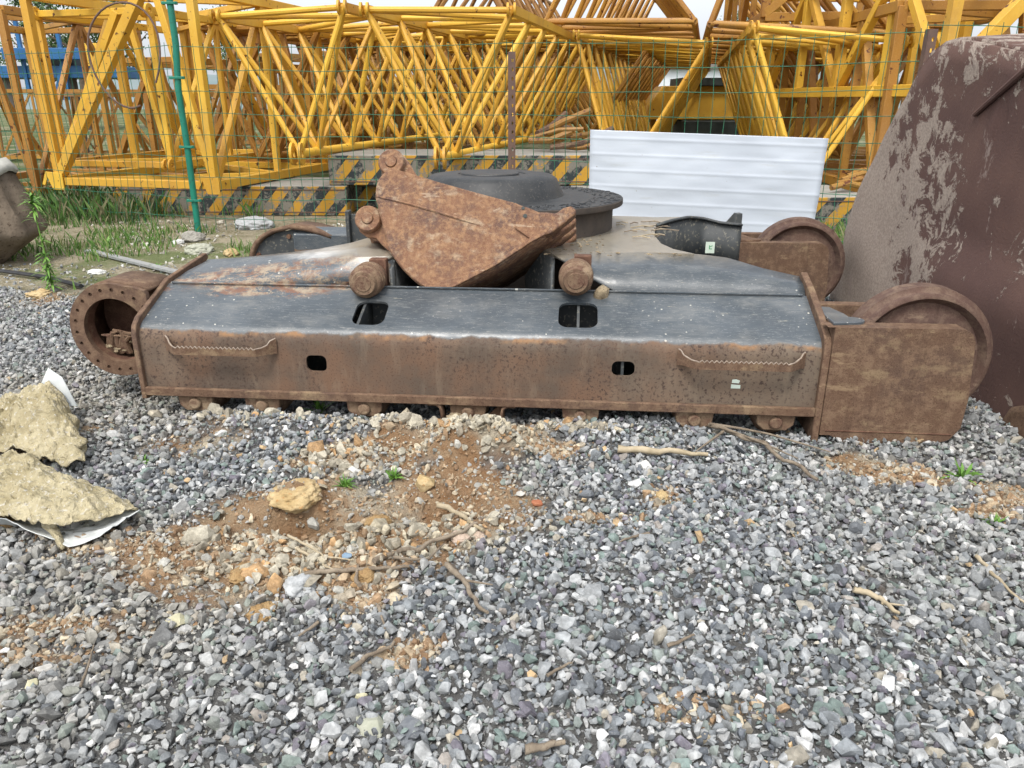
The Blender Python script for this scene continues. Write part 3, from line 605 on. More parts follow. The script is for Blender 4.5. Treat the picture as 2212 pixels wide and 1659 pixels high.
b=MB(); b.box((q0.x,GAUGE-.06,.2),(q0.x+.025,GAUGE+.02,.69)); b.box((q0.x+.025,GAUGE-.02,.2),(q0.x+.50,GAUGE,.665)); b.build("rear_end_plate",M['black'],U,bevel=.004)
# litter lying in the bore stays out: dried mud inside
g=MB(); 
for k in range(26):
    a=random.uniform(0,6.28); x=dc.x+random.uniform(-.11,.13); y=.20+random.uniform(0,.10); z=dc.z-.155+random.uniform(0,.05)+abs(x-dc.x)*.25; r=random.uniform(.012,.03)
    V,T=PROT[k]; g.add([(x+p[0]*r,y+p[1]*r,z+p[2]*r) for p in V],[tuple(t) for t in T])
tag(g.build("dried_mud",M['dirt'],U,smooth=0),None)
g=MB()
for k in range(7):
    x=dc.x-.05+random.uniform(-.03,.06); h=random.uniform(-.05,.0); g.path([(x,.24,dc.z-.14),(x+random.uniform(-.02,.02),.23,dc.z-.09),(x+random.uniform(-.03,.03),.22,dc.z+h*.6-.02),(x+random.uniform(-.04,.04),.21,dc.z+h)],[.015,.016,.011,.004],7)
g.path([(dc.x-.06,.22,dc.z-.02),(dc.x+.02,.22,dc.z-.035),(dc.x+.16,.23,dc.z-.03)],.008,6); g.build("dead_roots",M['rollerm'],U)
# carrier rollers
def carrier(u,v,y0):
    c=my(u,v,y0); g=MB()
    prof=[(0,0),(.054,0),(.058,.004),(.060,.022),(.071,.028),(.077,.036),(.077,.050),(.072,.054),(.072,.060),(.079,.064),(.080,.082),(.073,.087),(.073,.094),(.080,.099),(.080,.120),(.074,.125),(.074,.150),(.066,.158),(.066,.20),(.03,.205),(0,.205)]
    g.lathe(prof,(c.x,y0,c.z),(0,1,0),40); r=g.build("carrier_roller",M['rollerm'],U,smooth=45)
    g=MB(); g.box((c.x-.012,y0+.165,c.z-.15),(c.x+.07,y0+.22,c.z+.082)); g.tube((c.x,y0+.13,c.z),(c.x,y0+.3,c.z),.045,16); g.build("roller_bracket",M['rustdark'],r,bevel=.005)
    g=MB(); g.lathe([(.0,-.004),(.036,-.004),(.04,0.001)],(c.x,y0,c.z),(0,1,0),24); g.build("roller_cap",M['rollerm'],r)
carrier(784,613,.20); carrier(1244,607,.20)
# steps with serrated edge
def step(u0,u1,v0,v1):
    a=my(u0,v0,0); c=my(u1,v1,0); x0,x1=a.x,c.x; n=52; z1=.378; z0=z1-.052; sh=.068
    top=[];bot=[]
    for i in range(n+1):
        t=i/n; x=lerp(x0,x1,t); e=min(t,1-t)*(x1-x0); y=-sh*min(1,max(0,(e)/.07))-.004; 
        z=z1-(.02*min(1,e/.05)) 
        if e>.075: z+= (.0055 if i%2 else -.0045)
        if e<.02: z+=.012
        top.append(Vector((x,y,z))); bot.append(Vector((x,y,z0-.004*(e<.02))))
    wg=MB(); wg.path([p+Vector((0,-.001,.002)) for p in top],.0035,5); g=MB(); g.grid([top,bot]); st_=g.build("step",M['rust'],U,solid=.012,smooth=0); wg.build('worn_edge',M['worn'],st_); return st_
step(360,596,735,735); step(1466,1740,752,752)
# lower track rollers
for u in (430,572,790,1012,1254,1500,1676):
    c=my(u,885,.02); x=c.x
    g=MB(); g.lathe([(.03,-.10),(.06,-.10),(.078,-.085),(.085,-.06),(.085,-.02),(.07,-.01),(.07,.01),(.085,.02),(.085,.06),(.078,.085),(.06,.10),(.03,.10)],(x,.16,.055),(0,1,0),28); r=g.build("track_roller",M['rollerm'],U,smooth=45)
    g=MB(); g.prism([(x-.085,.0,.102),(x-.08,.0,.05),(x-.05,.0,.022),(x+.05,.0,.022),(x+.08,.0,.05),(x+.085,.0,.102)],(0,.05,0)); g.lathe([(0,-.018),(.026,-.018),(.03,-.004)],(x,0,.062),(0,1,0),14); g.build("roller_bracket",M['rollerm'],r,bevel=.006)
gx0=my(948,890,-.01).x; gx1=my(1090,890,-.01).x
for sgn,x in ((1,gx0),(-1,gx1)):
    g=MB(); rows=[]
    for (dx,z) in ((-.05,.103),(-.01,.102),(.008,.09),(.014,.06),(.018,-.005)): rows.append([Vector((x+sgn*dx,-.02,z)),Vector((x+sgn*dx,.06,z))])
    g.grid(rows); g.build("track_guide",M['rust'],U,solid=.012)
g=MB(); g.prism([(gx0+.02,.03,-.01),(gx0+.02,.03,.03),(gx0+.09,.03,.015),(gx1-.10,.03,.02),(gx1-.03,.03,.085),(gx1-.005,.03,.09),(gx1-.005,.03,-.03),(gx0+.02,.03,-.03)],(0,.014,0)); g.build("track_guide",M['rust'],U)
# slewing pedestal
tc=toM(onz(1106,428,.85)); TC=(tc.x,tc.y,0); RT=.655
rf=[(0,.40),(.60,.40),(.60,.815),(.612,.825),(.655,.828),(.657,.832),(.657,.858),(.652,.862),(.30,.862),(.30,.855),(0,.855)]
b=MB(); b.lathe(rf,TC,(0,0,1),96); ped=b.build("slew_pedestal",M['turn'],U,smooth=30)
rd=[(.475,.8625),(.43,.872),(.415,.90),(.385,.965),(.355,.985),(.30,.992),(.20,.992),(.195,.985),(.0,.985)]
b=MB(); b.lathe(rd,(TC[0]-.12,TC[1],0),(0,0,1),72); b.build("slew_dome",M['grease'],ped,smooth=40)
b=MB(); b.lathe([(.30,.8635),(.653,.8635),(.656,.857)],TC,(0,0,1),72); b.build("grease_layer",M['grease'],ped,smooth=40)
b=MB(); b.lathe([(.0,.995),(.10,.995),(.17,1.0),(.175,.993)],(TC[0]-.13,TC[1]-.02,0),(0,0,1),40); b.build("dome_lid",M['grease'],ped)
g=MB()
for k in range(260):
    a=random.uniform(-1.6,1.2); r=random.uniform(.49,.64); V,T=PROT[k%40]; s=random.uniform(.004,.016); x=TC[0]+r*math.cos(a);y=TC[1]+r*math.sin(a)
    g.add([(x+p[0]*s,y+p[1]*s,.865+p[2]*s*.5) for p in V],[tuple(t) for t in T])
tag(g.build("grease_crumbs",M['grease'],ped,smooth=0),kind="stuff")
g=MB()
for k in range(420):
    if k%3: x=random.uniform(.25,.95); y=random.uniform(.52,1.25)
    else: x=TC[0]+.66*math.cos(random.uniform(-1.3,.5)); y=TC[1]+random.uniform(-.6,.1)
    if x>.55 and y>.62: continue
    if (x-TC[0])**2+(y-TC[1])**2<.6**2: continue
    V,T=PROT[k%40]; s_=random.choice([.003,.004,.005,.007,.012]); g.add([(x+p[0]*s_,y+p[1]*s_,TZ+.002+p[2]*s_*.5) for p in V],[tuple(t) for t in T])
tag(g.build("dirt_crumbs",M['dirt'],U,smooth=0),kind="stuff")
# paint remnants of a small sticker on the rust face
s0=my(1590,826,-.002); g=MB(); g.prism([(s0.x-.02,-.003,s0.z-.028),(s0.x+.02,-.003,s0.z-.028),(s0.x+.02,-.003,s0.z-.012),(s0.x-.02,-.003,s0.z-.010)],(0,.002,0)); g.prism([(s0.x-.018,-.003,s0.z-.003),(s0.x+.012,-.003,s0.z-.004),(s0.x+.016,-.003,s0.z+.008),(s0.x,-.003,s0.z+.014),(s0.x-.017,-.003,s0.z+.012)],(0,.002,0)); g.build("torn_sticker",M['label'],U)
# mud wedge beside the right carrier roller
g=MB(); V,T=hullproto(26,.8,99); c=my(1300,640,.3); g.add([(c.x+p[0]*.045,c.y+p[1]*.05,c.z+p[2]*.07) for p in V],[tuple(t) for t in T]); g.build("mud_lump",M['dirt'],U,smooth=60)

# ------------------------------------------------------------------ digging bucket on top
def z5(X,Y): return (691.2+X*.3515,276.5+Y*.3515)
WV=Vector((.045,.46,-.21)); WN=WV.normalized()
bp=onpl(*z5(760,996),O+EY*.345,EY); B=empty("excavator_bucket",bp); tag(B,"rusty toothed excavator bucket lying tilted on top of the undercarriage","bucket")
def bk(X,Y): return onpl(*z5(X,Y),bp,WN)-bp
side=[(345,420),(348,360),(365,310),(400,268),(450,252),(500,262),(740,335),(980,402),(1200,460),(1300,500),(1400,548),(1430,600),(1380,660),(1300,703),(1080,848),(950,915),(840,970),(780,992),(700,998),(640,975),(570,925),(500,855),(450,785),(420,735),(400,640),(370,520)]
sp=[bk(*p) for p in side]
for k,nm in ((0,0),(1,1)):
    g=MB(); g.prism([p+WV*k*.93 for p in sp],WN*.018); s_=g.build("side_plate",M['rust2'],B,bevel=.004)
    if k==0: SIDE=s_
sh=[sp[i] for i in (4,3,2,1,0,25,24,23,22,21,20,19,18,17,16,15,14,13,12,11)]; sh=curve(sh,48)
cen=sum(sp,Vector())/len(sp)
g=MB(); g.grid([[p+(cen-p).normalized()*.006+WV*t for p in sh] for t in (.012,.3,.6,.95)]); g.build("shell",M['rust2'],B,solid=.02,offset=0,smooth=50)
# weld rib on the side plate and side wear strip along the lower edge
g=MB(); g.path([bk(345,420)-WN*.002,bk(520,460)-WN*.002,bk(700,510)-WN*.002,bk(860,560)-WN*.002,bk(985,600)-WN*.001],[.004,.005,.006,.006,.001],6); g.build("weld_rib",M['rust2'],SIDE)
g=MB(); g.prism([p-WN*.014 for p in (bk(700,1000),bk(640,978),bk(900,905),bk(1080,822),bk(1300,672),bk(1400,600),bk(1432,600),bk(1380,662),bk(1300,705),bk(1080,850),bk(840,974),bk(780,996))],WN*.013); g.build("wear_strip",M['rust2'],SIDE,bevel=.004)
g=MB(); g.prism([p-WN*.010 for p in (bk(1210,470),bk(1300,500),bk(1400,548),bk(1436,585),bk(1300,690),bk(1200,620))],WN*.01); g.build("lip_cheek",M['rust2'],SIDE,bevel=.004)
for X,Y,r in ((1250,497,.008),(1262,545,.010)):
    g=MB(); g.lathe([(0,0),(r,0),(r,.003),(0,.003)],bk(X,Y)-WN*.0135,WN,14); g.build("bolt_hole",M['dark'],SIDE)
# teeth
tooth=[(1290,560),(1330,520),(1400,520),(1450,528),(1495,494),(1545,481),(1574,505),(1572,530),(1540,560),(1480,606),(1420,650),(1350,672)]
tp=[bk(*p) for p in tooth]
proto=None
for k in range(4):
    g=MB(); off=WV*(k*.285)-WN*.012; g.prism([p+off for p in tp],WN*.075); g.build("tooth",M['rust2'],B,smooth=60,bevel=.022,seg=4)
g=MB(); a0=bk(1420,610);a1=bk(1330,660); g.prism([bk(1450,540),bk(1480,580),bk(1330,690),bk(1280,690)],WV*.95); g.build("cutting_edge",M['rust2'],B,bevel=.006)
# ears with pin bosses
ear=[(345,420),(300,480),(245,470),(200,500),(190,545),(205,600),(250,635),(310,642),(340,680),(420,750),(560,600),(640,360),(600,285),(560,240),(520,165),(490,125),(440,100),(395,103),(355,135),(342,190),(345,250),(360,300)]
ear=[bk(*p) for p in ear]
for k in (.20,.62):
    g=MB(); g.prism([p+WV*k for p in ear],WN*.03); e=g.build("hinge_ear",M['rust2'],B,bevel=.006)
    for (X,Y) in ((415,175),(268,530)):
        c=bk(X,Y)+WV*k; g=MB(); g.lathe([(0,-.042),(.026,-.042),(.028,-.040),(.029,-.030),(.031,-.034),(.060,-.034),(.066,-.028),(.067,.0),(.067,.05),(0,.05)],c,WN,36); g.build("pin_boss",M['rust2'],e,smooth=45)
g=MB()
for (X,Y) in ((415,175),(268,530)): g.tube(bk(X,Y)+WV*.22,bk(X,Y)+WV*.62,.03,16)
g.build("pin",M['rustdark'],B)

# ------------------------------------------------------------------ big bucket / plate at the right edge
def bigplate():
    X=2.36; base=onz(2190,968,-.03)
    e=empty("loader_bucket",(X,4.2,0)); tag(e,"huge maroon steel bucket with dried mud, standing at the right edge","bucket")
    out=[(2040,102),(2052,90),(2072,85),(2110,88),(2160,100),(2212,112),(2330,118),(2600,80),(2900,300),(2700,1100),(2300,1080),(2212,975),(2190,965),(2150,950),(2090,925),(1960,850),(1900,760),(1840,690),(1800,652),(1806,600),(1822,545),(1840,480),(1866,410),(1896,350),(1925,290),(1950,240),(1976,200),(1990,165),(2022,122)]
    P=[onx(u,v,X) for u,v in out]; P=[Vector((0,p.y-4.2,max(p.z,-.08))) for p in P]
    P=curve(P+[P[0]],120)[:-1]
    # dished plate: grid filled by bmesh, displaced outward a little
    bm=bmesh.new(); vs=[bm.verts.new(p) for p in P]; f=bm.faces.new(vs); bmesh.ops.triangulate(bm,faces=[f])
    for _ in range(4): bmesh.ops.subdivide_edges(bm,edges=[q for q in bm.edges if q.calc_length()>.09],cuts=1)
    for v in bm.verts:
        y,z=v.co.y,v.co.z
        # horizontal fold about 0.62 m up: plate below it bellies toward the viewer
        v.co.x+= -.07*(1/(1+math.exp((z-.62)/.018)))*min(1,max(0,(.3-y)/.5)) + .012*fbm(y,z,3,3,2.)+.02*fbm(y*.5,z*.5,9,2)
        v.co.x+= -.02*max(0,1-abs((z-1.55)+(y+.55)*.9)/.02)*(1 if y<-.25 and y>-1.1 else 0)
    me=bpy.data.meshes.new("side_plate"); bmesh.ops.triangulate(bm,faces=bm.faces); bm.to_mesh(me); bm.free(); me.polygons.foreach_set("use_smooth",[True]*len(me.polygons)); me.materials.append(M['mudplate'])
    o=bpy.data.objects.new("side_plate",me); col.objects.link(o); o.parent=e; m=o.modifiers.new("s",'SOLIDIFY'); m.thickness=.05; m.offset=0
    # top wrapper plate running away to the right
    g=MB(); pts=[onx(u,v,X) for u,v in ((1905,350),(1955,240),(1985,160),(2010,120),(2045,95),(2075,87),(2110,88),(2160,100),(2212,112),(2330,118),(2600,80))]; pts=[Vector((0,p.y-4.2,p.z)) for p in pts]
    g.grid([pts,[p+Vector((.5,.05,.03)) for p in pts],[p+Vector((1.3,.1,.0)) for p in pts]]); g.build("wrapper_plate",M['mudplate'],e,solid=.03,smooth=60)
    g=MB(); g.path([(-.03,-.1,1.33),(-.035,-.6,1.62)],[.012,.02],8); g.build("edge_rib",M['mudplate'],e)
    g=MB(); pts=[(-.02,p[0],p[1]) for p in ((-1.35,-.08),(-1.25,.1),(-1.12,.17),(-.98,.1),(-.9,-.06),(-1.1,-.09))]; g.prism(pts,(-.10,0,0)); g.build("skid_foot",M['rust'],e,bevel=.03,seg=4)
bigplate()

# ------------------------------------------------------------------ white ribbed sheet leaning behind
def whitesheet():
    tl=ony(1275,280,7.35); tr=ony(1790,299,7.05); 
    bl=onz(1250,600,.02); Wd=(tr-tl); e=(tl+tr)/2
    d0=Vector((0,-.16,-(tl.z-.02))); n=120; rows=[]
    Hh=tl.z
    for i in range(n+1):
        t=i/n; s=t*8.2; fr=s%1.0
        bumpy=.0035*math.exp(-((fr-.5)/.08)**2)
        row=[]
        for j in range(41):
            k=j/40; p=tl+Wd*k+d0*t+Vector((-.03*t*(1-k)*0 ,0,0)); p=p+Vector((-.10*t*k,-bumpy+.022*fbm(k*2,t*2,1,4),0))
            row.append(p)
        rows.append(row)
    g=MB(); g.grid(rows); o=g.build("white_sheet",M['sheet'],None,solid=.004,smooth=60); tag(o,"white ribbed metal sheet standing on edge against the fence","metal sheet"); return o
whitesheet()

# ------------------------------------------------------------------ fence
FP=[Vector((-7.5,10.6,0)),onz(425,500,0),Vector((0.0,8.35,0)),None,None]
pr_=ony(1978,200,7.0); FP[3]=Vector((pr_.x,7.0,0)); FP[4]=Vector((7.0,6.6,0)); FP[1].z=0
def fence():
    e=empty("wire_fence",(0,0,0)); tag(e,"green welded wire mesh fence strung across the yard on three posts","fence")
    for s in range(4):
        a=FP[s];b=FP[s+1];L=(b-a).length; d=(b-a)/L; nrm=Vector((-d.y,d.x,0)); g=MB(); cw=.118; ch=.222; nv=int(L/cw); rowsn=9
        top=1.93+ (.05 if s>=3 else 0)
        def P(x,z,s=s,a=a,d=d,nrm=nrm,L=L):
            sag=.05*math.sin(math.pi*x/L); w1=.05*fbm(x*.7+s*9,z*.8,2,3); w2=.035*fbm(x*1.3+5,z*1.7+s,7,3)
            low=max(0,.35-z)*.6*fbm(x*1.1+s*3,0,4,2)
            return a+d*(x+w2*.6)+nrm*(w1)+Vector((0,0,z-sag*(z/1.9)*.6+w2*.5+low*.3))
        for i in range(nv+1):
            x=i*cw; z0=.02+.05*abs(fbm(x*2,0,s,2)); g.path([P(x,lerp(z0,top+.03,k/12)) for k in range(13)],.0031,4,cap=False)
        for j in range(rowsn):
            z=top-j*ch; m=int(L/.25); g.path([P(L*k/m,z) for k in range(m+1)],.0034,4,cap=False)
        g.build("wire_mesh",M['wire'],e,smooth=60,fix=False)
    # green post
    p=FP[1]; g=MB(); g.path([p+Vector((.03,-.03,-.1)),p+Vector((.04,-.03,.9)),p+Vector((.03,-.03,1.5)),p+Vector((.07,-.03,1.95)),p+Vector((.07,-.03,2.7))],.034,14); q=g.build("fence_post",M['gpost'],e); q["label"]="bent green round post"
    for z in (2.33,1.62,.92,.35): g=MB(); qx=p.x+(.07 if z>1.9 else .04); g.box((qx-.07,p.y-.075,z-.012),(qx+.07,p.y-.062,z+.012)); g.box((qx-.08,p.y-.062,z-.015),(qx-.05,p.y-.03,z+.015)); g.box((qx+.05,p.y-.062,z-.015),(qx+.08,p.y-.03,z+.015)); g.build("clamp",M['gpost'],q,bevel=.003)
    def angpost(p,top,lean,lab):
        g=MB(); g.prism([(0,0,0),(.075,0,0),(.075,.006,0),(.006,.006,0),(.006,.07,0),(0,.07,0)],(lean,0,top)); q=g.build("fence_post",M['bolt'],e,smooth=0); q.location=p; q["label"]=lab
        z=top-.08
        cs=[]
        while z>.3: 
            k=MB(); xx=.045+lean*z/top; k.prism([(x,-.05,zz) for x,zz in rrect(xx,z,.018,.034,.008,3)],(0,.2,0)); cs.append(k); z-=.085
        # cut slots
        ob=[]
        for c in cs[:14]:
            t_=c.build("cutter",M['bolt'],None,smooth=0); t_.location=p; m=q.modifiers.new("b",'BOOLEAN'); m.object=t_; m.solver='EXACT'; ob.append(t_)
        bpy.context.view_layer.update(); bake(q)
        for t_ in ob: bpy.data.objects.remove(t_)
    angpost(Vector((-.04,8.3,-.05)),1.90,0,"rusty perforated angle iron post")
    pq=FP[3]; angpost(Vector((pq.x-.03,pq.y-.05,-.05)),2.0,.03,"leaning maroon perforated angle post")
fence()

# ------------------------------------------------------------------ striped concrete blocks
def block(u0,u1,Y,z0,h,dep,label,yaw=0):
    a=ony(u0,400,Y);b=ony(u1,400,Y); L=b.x-a.x
    e=empty("striped_block",((a.x+b.x)/2,Y,z0),(0,0,yaw)); tag(e,label,"concrete block","hazard striped ballast blocks")
    g=MB(); g.box((-L/2,0,0),(L/2,dep,h)); g.build("block_body",M['stripe'],e,bevel=.012)
    for zz in (.045,h-.045): g=MB(); g.box((-L/2+.02,-.006,zz-.006),(L/2-.02,-.0,zz+.006)); g.build("edge_strip",M['bolt'],e)
block(238,748,10.05,0,.37,1.2,"long striped concrete block standing in the grass below the leftmost big tower section",R(-1))
block(712,1285,10.1,.375,.37,1.3,"upper striped concrete block seen just behind the tilted bucket",0)
block(760,1300,10.5,0,.37,.9,"lower striped concrete block carrying another one behind the bucket",0)
block(1640,1900,8.6,.0,.40,1.3,"striped concrete block between the white sheet and the big maroon bucket",R(2))
block(1240,1640,9.6,.0,.37,1.2,"striped concrete block hidden mostly behind the white sheet",R(1))

# ------------------------------------------------------------------ tower crane sections
def lug(g,c,axis,r=.085,t=.03,gap=.05):
    axis=Vector(axis).normalized()
    for s in (-1,1):
        cc=Vector(c)+axis*s*(gap/2+t/2); g.lathe([(r*.35,-t/2),(r,-t/2),(r,t/2),(r*.35,t/2)],cc,axis,20,closed=True)
def jib(name,nl,nr,ap,phi,length,bays,mat,label,group,r=.036,rc=.05,detail=True,upright=False,endlug=True,square_top=True):
    """triangular lattice section; nl, nr, ap: near-end corner points (left, right, apex)"""
    nl,nr,ap=map(Vector,(nl,nr,ap)); ax=Vector((math.sin(phi),math.cos(phi),0))
    # square the near end to the axis
    m0=(nl+nr)/2
    org=Vector((ap.x,ap.y,min(ap.z,nl.z))); e=empty(name,org); tag(e,label,"crane section",group)
    nl,nr,ap=nl-org,nr-org,ap-org
    def part(nm,fn,par=e):
        g=MB(); fn(g); return g.build(nm,mat,par,smooth=40)
    for p,sq in ((nl,square_top),(nr,square_top),(ap,False)):
        if sq: c=part("chord",lambda g:g.bar(p,p+ax*length,rc*1.9,rc*1.9))
        else: c=part("chord",lambda g:g.tube(p,p+ax*length,rc,12))
        if endlug:
            if sq: part("lug",lambda g:lug(g,p-ax*.04,(1,0,0),.075,.025,.05),c)
            else: part("lug",lambda g:lug(g,p-ax*.07,(1,0,0),.13,.03,.07),c)
    B=length/bays; br=[]
    for i in range(bays):
        a=ax*(B*i);h=ax*(B*(i+.5));b=ax*(B*(i+1))
        for t in (nl,nr):
            br.append((t+a,ap+h)); br.append((ap+h,t+b))
        br.append((nl+a,nr+a)); br.append((nl+a,nr+b)) if i%2==0 else br.append((nr+a,nl+b))
    br.append((nl+ax*length,nr+ax*length))
    br.append((nl,ap)); br.append((nr,ap))
    if detail:
        for (p,q) in br: part("brace",lambda g:g.tube(p,q,r,9))
    else:
        part("lattice_bracing",lambda g:[g.tube(p,q,r,6) for p,q in br])
    return e
PHI=R(13.5)
G1="yellow tube jib sections"; 
def P3(u,v,z):  # point on the photo ray at height z
    return onz(u,v,z)
def yz(u,Y,z):  # world point at distance Y, under photo column u, height z
    zc=Y*math.cos(TH)-(z-H)*math.sin(TH); return Vector(((u-1106)/F*zc,Y,z))
ax=Vector((math.sin(PHI),math.cos(PHI),0))
J=[]
J.append(jib("jib_section",yz(470,9.75,2.30),yz(742,9.6,2.38),yz(648,9.55,.80),PHI,7.5,8,M['yel'],"yellow tube jib section with its near end just right of the green post",G1,r=.034))
J.append(jib("jib_section",yz(790,9.65,2.36),yz(1106,9.5,2.34),yz(955,9.45,.76),PHI,8.0,8,M['yel'],"yellow tube jib section ending in a round double lug just above the rusty bucket",G1,r=.035))
# rows behind, going to the right
J.append(jib("jib_section",yz(1245,12.9,2.33),yz(1531,12.2,2.18),yz(1332,12.4,.10),PHI,11,11,M['yel'],"yellow tube jib section above the left half of the white sheet",G1,r=.035))
J.append(jib("jib_section",yz(1628,10.4,2.24),yz(1960,10.0,2.05),yz(1730,10.1,.28),PHI-R(1.5),11,9,M['yel'],"yellow tube jib section above the right half of the white sheet",G1,r=.036))
J.append(jib("jib_section",yz(905,13.4,2.40),yz(1150,13.2,2.38),yz(1035,13.3,.78),PHI,8,9,M['yel2'],"orange yellow jib section in the second row behind the steel post",G1,r=.038,endlug=False))
J.append(jib("jib_section",yz(560,13.6,2.42),yz(800,13.5,2.40),yz(690,13.5,.8),PHI,7,6,M['yel2'],"orange yellow jib section in the second row behind the double lugs",G1,r=.036,endlug=False))
# upper tier, lying apex up on the row below
J.append(jib("jib_section",yz(1180,12.6,2.50),yz(1500,12.0,2.45),yz(1300,12.3,4.0),PHI,12,11,M['yel2'],"upper tier jib section stacked over the white sheet, left one",G1,r=.042,endlug=False,square_top=False))
J.append(jib("jib_section",yz(1535,11.2,2.35),yz(1930,10.8,2.2),yz(1660,11.0,4.0),PHI-R(1.5),11,10,M['yel2'],"upper tier jib section stacked over the white sheet, right one",G1,r=.042,endlug=False,square_top=False))
J.append(jib("jib_section",yz(900,16.5,2.5),yz(1120,16.3,2.5),yz(1010,16.4,4.0),PHI,9,8,M['yelold_shaded'],"faded, shade-toned jib section high up behind the steel post",G1,r=.045,detail=False,endlug=False,square_top=False))
J.append(jib("jib_section",yz(1010,20,.9),yz(1260,19.5,.9),yz(1140,19.8,2.6),PHI,10,9,M['yelold_shaded'],"faded, shade-toned jib section far behind the perforated steel post",G1,r=.045,detail=False,endlug=False))
J.append(jib("jib_section",yz(700,19,2.4),yz(930,18.6,2.4),yz(815,18.8,.7),PHI,10,9,M['yelold_shaded'],"faded, shade-toned jib section far behind the two double lugs",G1,r=.045,detail=False,endlug=False))

J.append(jib('jib_section',yz(1120,15.5,2.35),yz(1400,15.2,2.3),yz(1250,15.3,.5),PHI,9,10,M['yel2'],'orange yellow jib section low down behind the scrap tangle',G1,r=.04,detail=False,endlug=False))
J.append(jib('jib_section',yz(1700,13.2,2.2),yz(1960,13.0,2.15),yz(1830,13.1,.5),PHI,9,10,M['yel2'],'orange yellow jib section in the second row behind the right jib',G1,r=.04,detail=False,endlug=False))
J.append(jib('jib_section',yz(430,11.9,2.35),yz(690,11.8,2.35),yz(560,11.8,.6),PHI,6,6,M['yel2'],'orange yellow jib section between the big tower section and the first jib',G1,r=.04,detail=False,endlug=False))
def tower(name,c,yaw,w,h,length,bays,mat,label,group,lugs=False,mw=.11,bw=.07,detail=True,upright=False,pattern='K',tilt=(0,0)):
    """square section built of angle/box members; c = centre of the near end at its base, length runs away from the viewer"""
    e=empty(name,c,(tilt[0],tilt[1],-yaw)); tag(e,label,"crane section",group)
    def part(nm,fn,par=e,m=mat):
        g=MB(); fn(g); return g.build(nm,m,par,smooth=30,bevel=.006 if detail else 0)
    C4=[(-w/2,0),(w/2,0),(w/2,h),(-w/2,h)]
    for x,z in C4:
        ch=part("chord",lambda g:g.bar((x,0,z),(x,length,z),mw))
        if detail and lugs: part("lug",lambda g:lug(g,(x,-.06,z),(1,0,0),.08,.03,.05),ch)
    seg=length/bays; br=[]
    for i in range(bays+1):
        y=seg*i
        if i in (0,bays) or i%2==0:
            br+=[((-w/2,y,0),(w/2,y,0),mw*.9),((-w/2,y,h),(w/2,y,h),mw*.9),((-w/2,y,0),(-w/2,y,h),mw*.9),((w/2,y,0),(w/2,y,h),mw*.9)]
    for i in range(bays):
        y0=seg*i;y1=seg*(i+1)
        a,b=(y0,y1) if i%2==0 else (y1,y0)
        for x in (-w/2,w/2): br.append(((x,a,0),(x,b,h),bw))
        for z in (0,h): br.append(((-w/2,a,z),(w/2,b,z),bw))
        br.append(((-w/2,y1,0),(-w/2,y1,h),bw)); br.append(((w/2,y1,0),(w/2,y1,h),bw))
    if pattern=='K': br+= [((-w/2,0.001,.05),(w*.22,0.001,h),bw*1.45),((w/2,0.001,.05),(w*.30,.001,h),bw*1.1)]
    if detail:
        for (p,q,s) in br: part("brace",lambda g:g.bar(p,q,s*.98,s*.94))
    else: part("lattice_bracing",lambda g:[g.bar(p,q,s*.98,s*.94) for p,q,s in br])
    return e
G2="square yellow tower sections"
pL=yz(98,9.7,.44); pR=yz(487,9.7,.44)
T1=tower("tower_section",((pL.x+pR.x)/2,9.72,.44),R(14),pR.x-pL.x,2.12,2.9,2,M['yel'],"big square yellow tower section resting on the striped block left of the green post",G2,mw=.108,bw=.08)
for xx in (pL.x,pR.x):
    g=MB(); g.prism([(xx-(pL.x+pR.x)/2-.07,-.075,-.10),(xx-(pL.x+pR.x)/2+.10,-.075,-.10),(xx-(pL.x+pR.x)/2+.10,-.075,.10),(xx-(pL.x+pR.x)/2-.14,-.075,.12),(xx-(pL.x+pR.x)/2-.22,-.075,-.04),(xx-(pL.x+pR.x)/2-.18,-.075,-.05),(xx-(pL.x+pR.x)/2-.12,-.075,.05)],(0,.012,0)); g.build("corner_plate",M['yel'],T1,bevel=.003)
c=yz(255,10.35,.62); tower("tower_section",c,R(14),1.62,1.78,2.6,2,M['yel'],"smaller square section nested inside the big tower section left of the green post",G2,lugs=True,mw=.09,bw=.065)
c=yz(-60,10.6,.25); tower("tower_section",c,R(6),1.9,2.2,3.0,2,M['yel2'],"orange yellow tower section cut by the left edge of the photo",G2,mw=.10,bw=.07)
c=yz(560,12.6,.50); tower("tower_section",c,R(14),1.9,2.0,4.2,3,M['yel2'],"orange yellow square section behind the green post and first jib",G2,mw=.10,bw=.07)
c=yz(330,13.5,.2); tower("tower_section",c,R(20),1.6,1.8,5,4,M['yel2'],"slender orange tower section standing behind the nested pair",G2,mw=.10,bw=.07)
c=yz(780,16,.3); tower("tower_section",c,R(14),2.0,2.2,5,4,M['yelold_shaded'],"faded, shade-toned square section deep behind the first two jib ends",G2,mw=.14,bw=.10,detail=False)
c=yz(2040,9.6,.35); tower("tower_section",c,R(3),1.7,2.05,4.5,4,M['yel2'],"orange square section standing behind the leaning maroon post",G2,mw=.12,bw=.10)
c=yz(2190,8.9,1.5); tower("tower_section",c,R(-6),1.7,1.4,4.5,4,M['yel'],"yellow square section above the top of the huge maroon bucket",G2,mw=.13,bw=.10)
c=yz(1850,12.4,2.55); tower("tower_section",c,R(8),2.6,1.6,5,4,M['yel2'],"orange square section lying on top of the jib row at right",G2,mw=.14,bw=.09)
c=yz(1880,14.5,.3); tower("tower_section",c,R(12),2.0,1.9,5,4,M['yelold_shaded'],"faded, shade-toned square section low down behind the right jib",G2,mw=.12,bw=.09,detail=False)
